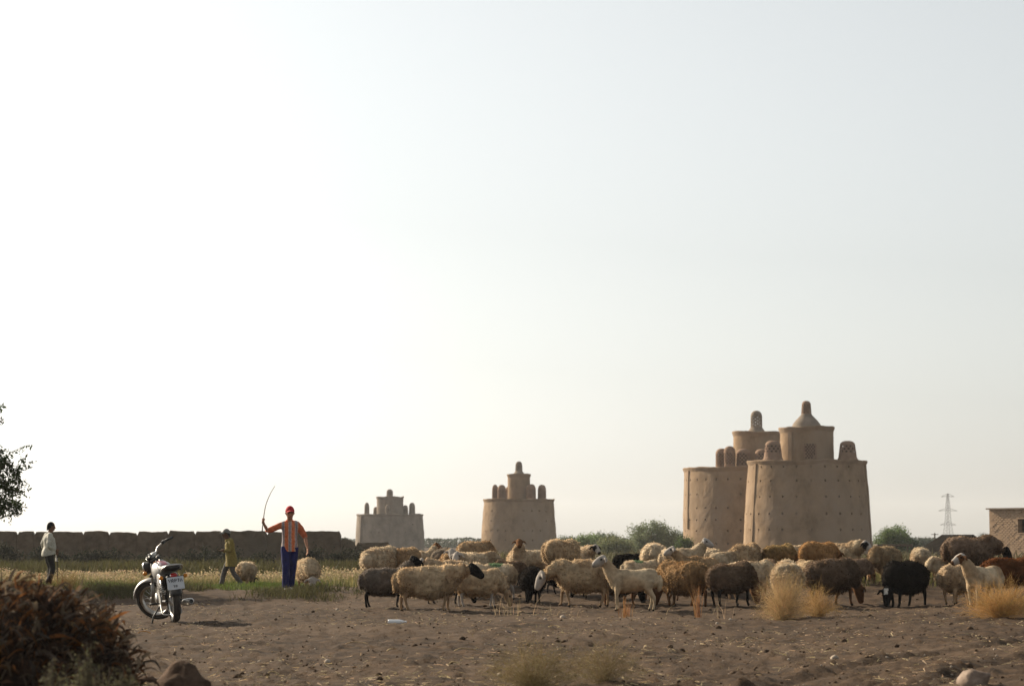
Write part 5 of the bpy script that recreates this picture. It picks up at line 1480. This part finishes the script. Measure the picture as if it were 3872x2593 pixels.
stf = b.build('staff', M['bark'], None, True); stf.location = man.location; stf.rotation_euler = man.rotation_euler
tag(stf, 'straight wooden staff planted on the ground under the hands of the cream-shirted person', 'staff', 'herding sticks')
b = MB(); V, F_ = [], []
for k in range(9):
    for j in range(12):
        a = 2 * math.pi * j / 12
        rr_ = 0.03 + 0.018 * (k / 8) + 0.008 * math.sin(3 * a + k)
        V.append((0.035 + rr_ * math.cos(a) * 1.4, -0.235 + rr_ * math.sin(a) * 0.6, 0.865 - 0.022 * k))
for k in range(8):
    for j in range(12): F_.append((k * 12 + j, k * 12 + (j + 1) % 12, (k + 1) * 12 + (j + 1) % 12, (k + 1) * 12 + j))
F_.append(tuple(range(12))); F_.append(tuple(range(96, 108)))
me = new_mesh('cloth', V, F_, True); set_col(me, np.tile((0.42, 0.40, 0.38), (len(V), 1)))
clo = link('cloth', me, M['skincloth']); clo.location = man.location; clo.rotation_euler = man.rotation_euler
tag(clo, 'small white cloth hanging from the hands of the cream-shirted person', 'cloth')

dy = 61.0
yx = X(872, dy)
JY = dict(head=(0.0, -0.13, 1.555), chest=(0, -0.02, 1.27), waist=(0, 0.0, 1.06), pelvis=(0, 0.02, 0.93), hem=(0, 0.02, 0.62),
          shR=(-0.18, 0.0, 1.35), elR=(-0.23, 0.0, 1.08), wrR=(-0.12, -0.24, 1.07), handR=('open', (0.5, -1.0, 0.1), (0, 0, 1), -1),
          shL=(0.18, 0.0, 1.35), elL=(0.23, 0.02, 1.08), wrL=(0.06, -0.22, 1.10), handL=('open', (-1.0, -0.35, 0.05), (0, 0.2, -1), 1),
          hipR=(-0.09, 0.02, 0.90), knR=(-0.09, -0.15, 0.50), anR=(-0.09, -0.26, 0.10), hipL=(0.09, 0.02, 0.90), knL=(0.09, 0.06, 0.49), anL=(0.09, 0.30, 0.13))
yman = person('person in grey cap and long olive-yellow shirt walking left with folded arms', (yx, dy, T(yx, dy) - 0.005), R(-78), 0.885, JY,
              dict(skin=(0.11, 0.055, 0.035), shirt=lambda co: np.tile((0.20, 0.15, 0.038), (len(co), 1)), trousers=(0.085, 0.075, 0.068), shoe=(0.03, 0.025, 0.02), collar=(0.27, 0.21, 0.05), hair=(0.01, 0.009, 0.008), cap=(0.16, 0.16, 0.15), sleeve=0.8, girth=1.22))

# ------------------------------------------------------------------ motorcycle (forward +X, rear axle at x=0)
def motorcycle():
    d = 33.4
    p = P(664, 2358, d); g = T(p.x, d)
    t = thing('motorcycle', 'parked silver and maroon motorcycle with white rear number plate', 'motorcycle', (p.x, d, g + 0.005), R(108))
    t.rotation_euler = (R(-7), 0, R(108))
    mt = dict(rubber=mat('tyre_rubber', (0.022, 0.020, 0.018), (0.055, 0.046, 0.038), 12, 0.85), chrome=mat('chrome', (0.36, 0.34, 0.31), (0.52, 0.50, 0.47), 9, 0.36, metal=1.0),
              silver=mat('silver_paint', (0.22, 0.21, 0.20), (0.34, 0.325, 0.31), 6, 0.5, metal=0.35, spec=0.5), maroon=mat('maroon_paint', (0.16, 0.012, 0.03), (0.20, 0.02, 0.04), 3, 0.3, spec=0.5),
              black=mat('black_metal', (0.012, 0.012, 0.013), (0.03, 0.03, 0.03), 8, 0.5), alloy=mat('cast_alloy', (0.30, 0.29, 0.27), (0.42, 0.40, 0.37), 9, 0.5, metal=0.7),
              seat=mat('seat_vinyl', (0.012, 0.012, 0.014), (0.022, 0.022, 0.024), 6, 0.45), red=mat('red_lens', (0.35, 0.01, 0.01), None, rough=0.25), amber=mat('amber_lens', (0.55, 0.20, 0.02), None, rough=0.25),
              plate=mat('plate_white', (0.50, 0.52, 0.55), (0.58, 0.60, 0.62), 8, 0.5), glass=mat('lamp_glass', (0.55, 0.57, 0.6), None, rough=0.1, spec=0.6), ink=mat('plate_ink', (0.02, 0.02, 0.03), None, rough=0.6), orange=mat('orange_plastic', (0.55, 0.10, 0.015), None, rough=0.4))
    RW = 0.305
    WB = 1.22
    ST = R(55)            # steering turned left
    ax_b = V3(WB - 0.06, 0, 0.305); head_top = V3(0.90, 0, 0.90)
    hd = (head_top - ax_b).normalized()
    RS = Matrix.Translation(head_top) @ Matrix.Rotation(ST, 4, hd) @ Matrix.Translation(-head_top)
    def steer(o): 
        o.matrix_local = RS @ Matrix.Translation(o.location)
        return o
    def wheel(c, front):
        tor = MB(); n, m_ = 40, 12
        V, F_ = [], []
        tw = 0.043 if front else 0.052
        for i in range(n):
            a = 2 * math.pi * i / n
            for j in range(m_):
                q = 2 * math.pi * j / m_
                r = RW - 0.045 + 0.045 * math.cos(q) + (0.004 if (i + j) % 2 and math.cos(q) > 0.4 else 0)
                V.append((r * math.cos(a), tw * math.sin(q), r * math.sin(a)))
        for i in range(n):
            for j in range(m_):
                F_.append((i * m_ + j, ((i + 1) % n) * m_ + j, ((i + 1) % n) * m_ + (j + 1) % m_, i * m_ + (j + 1) % m_))
        o = tor.add(V, F_).build('wheel', mt['rubber'], t, True)
        MB().lathe([(0.205, -0.032), (0.225, -0.034), (0.232, -0.036), (0.228, -0.026), (0.214, -0.012), (0.212, 0.012), (0.228, 0.026), (0.232, 0.036), (0.225, 0.034), (0.205, 0.032), (0.204, 0.0), (0.205, -0.032)], 40, 'y').build('rim', mt['chrome'], o, True)
        MB().lathe([(0.012, -0.06), (0.065, -0.05), (0.072, -0.03), (0.055, 0.0), (0.072, 0.03), (0.065, 0.05), (0.012, 0.06)], 24, 'y').build('hub', mt['alloy'], o, True)
        sp = MB()
        for k in range(18):
            for s_ in (-1, 1):
                a = 2 * math.pi * (k + 0.25 * s_) / 18; a2 = a + 0.35 * (1 if k % 2 else -1)
                sp.tube([(0.062 * math.cos(a), 0.04 * s_, 0.062 * math.sin(a)), (0.21 * math.cos(a2), 0.006 * s_, 0.21 * math.sin(a2))], 0.0022, 4)
        sp.build('spokes', mt['chrome'], o, kind='stuff')
        o.location = c
        return o
    wheel((0, 0, RW), False)
    steer(wheel((WB, 0, RW), True))
    def arc_fender(name, c, r, a0, a1, wd, m):
        V, F_ = [], []
        n = 18
        for i in range(n + 1):
            a = a0 + (a1 - a0) * i / n
            for j in range(7):
                q = (j - 3) / 3
                rr_ = r - 0.030 * q * q
                V.append((c[0] + rr_ * math.cos(a), wd * q, c[2] + rr_ * math.sin(a)))
        for i in range(n):
            for j in range(6): F_.append((i * 7 + j, i * 7 + j + 1, (i + 1) * 7 + j + 1, (i + 1) * 7 + j))
        o = MB().add(V, F_).build(name, m, t, True)
        md = o.modifiers.new('thick', 'SOLIDIFY'); md.thickness = 0.004
        return o
    steer(arc_fender('front_fender', (WB, 0, RW), RW + 0.035, R(20), R(175), 0.062, mt['silver']))
    arc_fender('rear_fender', (0, 0, RW), RW + 0.055, R(30), R(168), 0.075, mt['black'])
    # fork, headlight, instruments, bar
    for s_ in (-1, 1):
        y = 0.088 * s_
        o = MB().tube([V3(WB, y, RW), V3(WB, y, RW) + hd * 0.30, V3(WB, y, RW) + hd * 0.30], [0.026, 0.026, 0.02], 12).tube([V3(WB, y, RW) + hd * 0.29, V3(WB, y, RW) + hd * 0.66], 0.017, 12).build('fork_leg', mt['alloy'], t, True)
        steer(o)
    o = MB().box(tuple(V3(WB, 0, RW) + hd * 0.42), (0.06, 0.24, 0.03)).box(tuple(V3(WB, 0, RW) + hd * 0.64), (0.07, 0.24, 0.03)).build('fork_yoke', mt['black'], t); steer(o)
    hl = V3(WB, 0, RW) + hd * 0.52 + V3(0.11, 0, 0.01)
    o = MB().lathe([(0.005, -0.11), (0.05, -0.10), (0.078, -0.05), (0.088, 0.0), (0.088, 0.02), (0.01, 0.022)], 24, 'x', tuple(hl)).build('headlight', mt['black'], t, True)
    r_ = MB().lathe([(0.080, 0.01), (0.096, 0.012), (0.097, 0.03), (0.082, 0.034), (0.080, 0.01)], 24, 'x', tuple(hl)).build('headlight_ring', mt['chrome'], o, True)
    g_ = MB().lathe([(0.082, 0.026), (0.05, 0.04), (0.003, 0.046)], 24, 'x', tuple(hl)).build('lens', mt['glass'], o, True)
    steer(o)
    for s_ in (-1, 1):
        c = V3(WB, 0.062 * s_, RW) + hd * 0.70 + V3(0.05, 0, 0)
        o = MB().lathe([(0.005, -0.05), (0.04, -0.045), (0.05, 0.0), (0.05, 0.02), (0.003, 0.022)], 18, 'z', tuple(c)).build('instrument', mt['chrome'] if s_ < 0 else mt['black'], t, True); steer(o)
        c = hl + V3(-0.03, 0.17 * s_, -0.02)
        o = MB().tube([hl + V3(-0.03, 0.08 * s_, -0.01), c], 0.008, 8).build('indicator_stalk', mt['black'], t)
        i_ = MB().lathe([(0.003, -0.03), (0.028, -0.02), (0.034, 0.01), (0.02, 0.028), (0.002, 0.03)], 14, 'x', tuple(c)).build('indicator', mt['amber'], o, True)
        steer(o)
    bt = V3(WB, 0, RW) + hd * 0.67
    path = [bt + V3(-0.17, 0.37, 0.10), bt + V3(-0.10, 0.27, 0.11), bt + V3(-0.02, 0.17, 0.08), bt + V3(0.0, 0.085, 0.03), bt + V3(0, 0.0, 0.015), bt + V3(0.0, -0.085, 0.03), bt + V3(-0.02, -0.17, 0.08), bt + V3(-0.10, -0.27, 0.11), bt + V3(-0.17, -0.37, 0.10)]
    o = MB().tube(curve(path, 6), 0.0115, 10).build('handlebar', mt['chrome'], t, True)
    for s_ in (1, -1):
        a_, b_ = bt + V3(-0.105, 0.275 * s_, 0.111), bt + V3(-0.178, 0.385 * s_, 0.099)
        MB().tube([a_, b_], 0.019, 12).build('grip', mt['black'], o, True)
        MB().tube([a_ + V3(0.03, -0.01 * s_, -0.01), a_ + V3(0.05, 0.03 * s_, -0.02), b_ + V3(0.055, 0, -0.02)], [0.008, 0.006, 0.005], 8).build('lever', mt['alloy'], o, True)
        MB().box(tuple(a_ + V3(0.015, -0.03 * s_, 0)), (0.04, 0.05, 0.045)).build('switchgear', mt['black'], o)
    steer(o)
    # frame tubes
    f = MB()
    f.tube(curve([(0.90, 0, 0.80), (0.55, 0, 0.70), (0.22, 0, 0.64), (-0.12, 0, 0.66)], 5), 0.022, 10)
    for s_ in (-1, 1):
        f.tube([(0.45, 0.07 * s_, 0.66), (0.33, 0.10 * s_, 0.40), (0.38, 0.09 * s_, 0.27)], 0.014, 8)
        f.tube([(0.33, 0.10 * s_, 0.42), (-0.02, 0.10 * s_, 0.64)], 0.012, 8)
    f.tube([(0.92, 0, 0.70), (0.80, 0, 0.38), (0.72, 0, 0.25), (0.38, 0, 0.23)], 0.018, 10)
    f.tube([(0.86, 0, 0.92), (0.945, 0, 0.68)], 0.03, 12)
    f.build('frame', mt['black'], t, True)
    sw = MB()
    for s_ in (-1, 1): sw.tube([(0.40, 0.085 * s_, 0.30), (0.0, 0.10 * s_, RW), (-0.05, 0.10 * s_, RW)], 0.018, 8)
    sw.build('swingarm', mt['black'], t, True)
    for s_ in (-1, 1):
        o = MB().tube([(0.0, 0.125 * s_, 0.33), (0.09, 0.125 * s_, 0.63)], [0.018, 0.018], 10).build('shock_absorber', mt['chrome'], t, True)
        sp = MB()
        pts = [(0.02 + 0.06 * k / 60 + 0.03 * math.cos(k * 0.75), 0.125 * s_ + 0.03 * math.sin(k * 0.75), 0.38 + 0.20 * k / 60) for k in range(61)]
        sp.tube(pts, 0.005, 5).build('spring', mt['black'], o)
    # tank: loft of rounded sections, maroon saddle on top as its own shell
    def loft(name, secs, m, parent, n=20, smooth=True, sup=2.6):
        V, F_ = [], []
        for x, wd_, zb, zt_ in secs:
            for k in range(n):
                q = 2 * math.pi * k / n
                cy_, cz_ = math.cos(q), math.sin(q)
                yy_ = wd_ * math.copysign(abs(cy_) ** (2 / sup), cy_); zz_ = (zb + zt_) / 2 + (zt_ - zb) / 2 * math.copysign(abs(cz_) ** (2 / sup), cz_)
                V.append((x, yy_, zz_))
        for i in range(len(secs) - 1):
            for k in range(n): F_.append((i * n + k, i * n + (k + 1) % n, (i + 1) * n + (k + 1) % n, (i + 1) * n + k))
        F_.append(tuple(range(n))[::-1]); F_.append(tuple(range((len(secs) - 1) * n, len(secs) * n)))
        return MB().add(V, F_).build(name, m, parent, smooth)
    tk = loft('fuel_tank', [(0.32, 0.05, 0.69, 0.74), (0.36, 0.085, 0.65, 0.785), (0.46, 0.115, 0.61, 0.82), (0.60, 0.135, 0.585, 0.845), (0.74, 0.135, 0.59, 0.85), (0.84, 0.11, 0.63, 0.835), (0.885, 0.06, 0.69, 0.79)], mt['silver'], t)
    loft('tank_panel', [(0.345, 0.045, 0.74, 0.79), (0.40, 0.06, 0.75, 0.815), (0.50, 0.062, 0.76, 0.842), (0.62, 0.066, 0.77, 0.858), (0.74, 0.066, 0.77, 0.86), (0.82, 0.05, 0.76, 0.847), (0.86, 0.03, 0.75, 0.82)], mt['maroon'], tk)
    MB().lathe([(0.03, 0.0), (0.03, 0.02), (0.002, 0.022)], 16, 'z', (0.64, 0, 0.852)).build('fuel_cap', mt['chrome'], tk, True)
    loft('seat', [(0.40, 0.07, 0.735, 0.785), (0.34, 0.105, 0.705, 0.80), (0.15, 0.125, 0.69, 0.80), (-0.05, 0.128, 0.70, 0.815), (-0.20, 0.12, 0.715, 0.82), (-0.26, 0.09, 0.735, 0.80)], mt['seat'], t)
    gr_ = MB().tube(curve([(-0.02, 0.135, 0.72), (-0.20, 0.14, 0.76), (-0.33, 0.10, 0.80), (-0.35, 0.0, 0.805), (-0.33, -0.10, 0.80), (-0.20, -0.14, 0.76), (-0.02, -0.135, 0.72)], 5), 0.010, 8)
    gr_.build('grab_rail', mt['chrome'], t, True)
    for s_ in (-1, 1):
        o = loft('side_cover', [(0.10, 0.006, 0.56, 0.62), (0.14, 0.014, 0.50, 0.67), (0.28, 0.018, 0.47, 0.69), (0.38, 0.014, 0.52, 0.68), (0.42, 0.006, 0.58, 0.65)], mt['silver'], t)
        o.location = (0, 0.118 * s_, 0)
    MB().box((0.25, 0, 0.56), (0.26, 0.20, 0.20)).build('air_box', mt['black'], t)
    # engine
    e = MB().tube([(0.44, -0.12, 0.33), (0.44, 0.12, 0.33)], [0.105, 0.105], 20, (1, 0, 0)).tube([(0.62, -0.10, 0.33), (0.62, 0.10, 0.33)], [0.115, 0.115], 20, (1, 0, 0)).box((0.53, 0, 0.32), (0.26, 0.17, 0.17)).build('engine_case', mt['alloy'], t)
    for s_ in (-1, 1): MB().lathe([(0.003, -0.012), (0.085, -0.01), (0.075, 0.012), (0.003, 0.018)], 20, 'y', (0.58, 0.125 * s_, 0.33)).build('engine_cover', mt['chrome'], e, True)
    cy = MB()
    cy.box((0.66, 0, 0.50), (0.10, 0.11, 0.16))
    for k in range(8): cy.box((0.665 + 0.004 * k, 0, 0.425 + 0.021 * k), (0.165, 0.165, 0.007))
    cy.box((0.69, 0, 0.60), (0.14, 0.13, 0.05))
    cy.build('cylinder', mt['alloy'], t)
    MB().tube(curve([(0.55, 0.0, 0.54), (0.50, 0.02, 0.54), (0.44, 0.03, 0.56)], 4), 0.025, 10).box((0.52, 0.02, 0.49), (0.05, 0.06, 0.07)).build('carburettor', mt['orange'], t)
    ex = MB().tube(curve([(0.76, -0.05, 0.55), (0.84, -0.09, 0.45), (0.80, -0.125, 0.28), (0.62, -0.15, 0.235), (0.30, -0.17, 0.25)], 6), 0.020, 12).build('exhaust_pipe', mt['chrome'], t, True)
    mf = MB().lathe([(0.020, 0.34), (0.045, 0.26), (0.050, 0.0), (0.048, -0.30), (0.036, -0.335), (0.030, -0.34), (0.028, -0.30)], 20, 'x', (0, 0, 0)).build('muffler', mt['chrome'], t, True)
    mf.location = (-0.02, -0.185, 0.262); mf.rotation_euler = (0, R(3), 0)
    MB().lathe([(0.029, -0.335), (0.0015, -0.334)], 16, 'x').build('muffler_mouth_shade', mt['black'], mf)  # black disc standing in for the shade inside the pipe end
    # chain case, stands, pegs, kick start
    MB().tube([(0.0, 0.085, RW + 0.06), (0.40, 0.085, 0.385)], [(0.016, 0.04), (0.016, 0.04)], 10).build('chain_case', mt['black'], t, True)
    MB().tube([(0.50, 0.10, 0.24), (0.47, 0.22, 0.10), (0.45, 0.265, -0.028)], [0.012, 0.012, 0.012], 8).tube([(0.42, 0.27, -0.026), (0.48, 0.275, -0.026)], 0.014, 8).build('side_stand', mt['black'], t, True)
    MB().tube(curve([(0.36, 0.12, 0.25), (0.18, 0.13, 0.13), (0.12, 0.05, 0.11), (0.12, -0.05, 0.11), (0.18, -0.13, 0.13), (0.36, -0.12, 0.25)], 5), 0.012, 8).build('centre_stand', mt['alloy'], t, True)
    for s_ in (-1, 1):
        MB().tube([(0.45, 0.10 * s_, 0.27), (0.45, 0.24 * s_, 0.27)], [0.010, 0.010], 8).tube([(0.45, 0.15 * s_, 0.27), (0.45, 0.255 * s_, 0.272)], 0.017, 10).build('foot_peg', mt['black'], t, True)
    MB().tube([(0.46, -0.13, 0.33), (0.42, -0.17, 0.46), (0.42, -0.23, 0.47)], 0.009, 8).build('kick_starter', mt['chrome'], t, True)
    # tail: lamp, indicators, plate
    MB().tube([(-0.25, 0, 0.665), (-0.305, 0, 0.655)], [(0.05, 0.032), (0.042, 0.026)], 16).build('tail_light', mt['red'], t, True)
    for s_ in (-1, 1):
        o = MB().tube([(-0.20, 0.06 * s_, 0.64), (-0.21, 0.16 * s_, 0.64)], 0.008, 8).build('rear_indicator_stalk', mt['black'], t)
        MB().lathe([(0.002, -0.03), (0.026, -0.024), (0.030, 0.008), (0.002, 0.024)], 14, 'x', (-0.21, 0.17 * s_, 0.64)).build('rear_indicator', mt['amber'], o, True)
    pl = MB().box((0, 0, 0), (0.006, 0.235, 0.175)).build('number_plate', mt['plate'], t)
    pl.location = (-0.345, 0, 0.555); pl.rotation_euler = (0, R(12), 0)
    MB().tube([(-0.30, 0.04, 0.64), (-0.335, 0.04, 0.60)], 0.008, 6).tube([(-0.30, -0.04, 0.64), (-0.335, -0.04, 0.60)], 0.008, 6).build('plate_bracket', mt['black'], t)
    # raised figures on the plate (seen from behind, so +Y is to the left)
    def stroke(pts, z0, y0, s=1.0):
        b_ = MB().tube([V3(-0.0045, y0 - px_ * s, z0 + pz_ * s) for px_, pz_ in pts], 0.0055 * s, 6, (1, 0, 0))
        b_.build('plate_figure', mt['ink'], pl)
    stroke([(0, 0.045), (0.015, 0.005), (0.03, 0.045)], 0.015, 0.095)
    stroke([(0, 0.0), (0.002, 0.035), (0.016, 0.048), (0.028, 0.030), (0.014, 0.016), (0.030, 0.0)], 0.015, 0.052)
    stroke([(0.005, 0.0), (0.005, 0.045), (0.028, 0.040), (0.028, 0.022), (0.008, 0.020)], 0.015, 0.012)
    stroke([(0.0, 0.04), (0.02, 0.045), (0.008, 0.0)], 0.015, -0.035)
    stroke([(0, 0.0), (0.014, 0.045), (0.03, 0.0)], 0.015, -0.068)
    stroke([(0, 0.03), (0.02, 0.034), (0.010, 0.0)], -0.058, 0.035, 0.9)
    stroke([(0, 0.0), (0.004, 0.034), (0.02, 0.03), (0.018, 0.0)], -0.058, 0.002, 0.9)
    return t
motorcycle()

# ------------------------------------------------------------------ hazy air
def build_haze():
    b = MB().box((0, 1500, 30), (8000, 5200, 70))
    hz = link('haze', new_mesh('haze', b.v, b.f), None)
    m = bpy.data.materials.new('haze_air'); m.use_nodes = True
    n = m.node_tree.nodes; n.clear()
    out = n.new('ShaderNodeOutputMaterial'); pv = n.new('ShaderNodeVolumePrincipled')
    pv.inputs['Color'].default_value = (0.93, 0.94, 0.95, 1)
    pv.inputs['Density'].default_value = 0.00014
    pv.inputs['Anisotropy'].default_value = 0.3
    m.node_tree.links.new(pv.outputs[0], out.inputs['Volume'])
    hz.data.materials.append(m)
    tag(hz, kind='stuff')
build_haze()
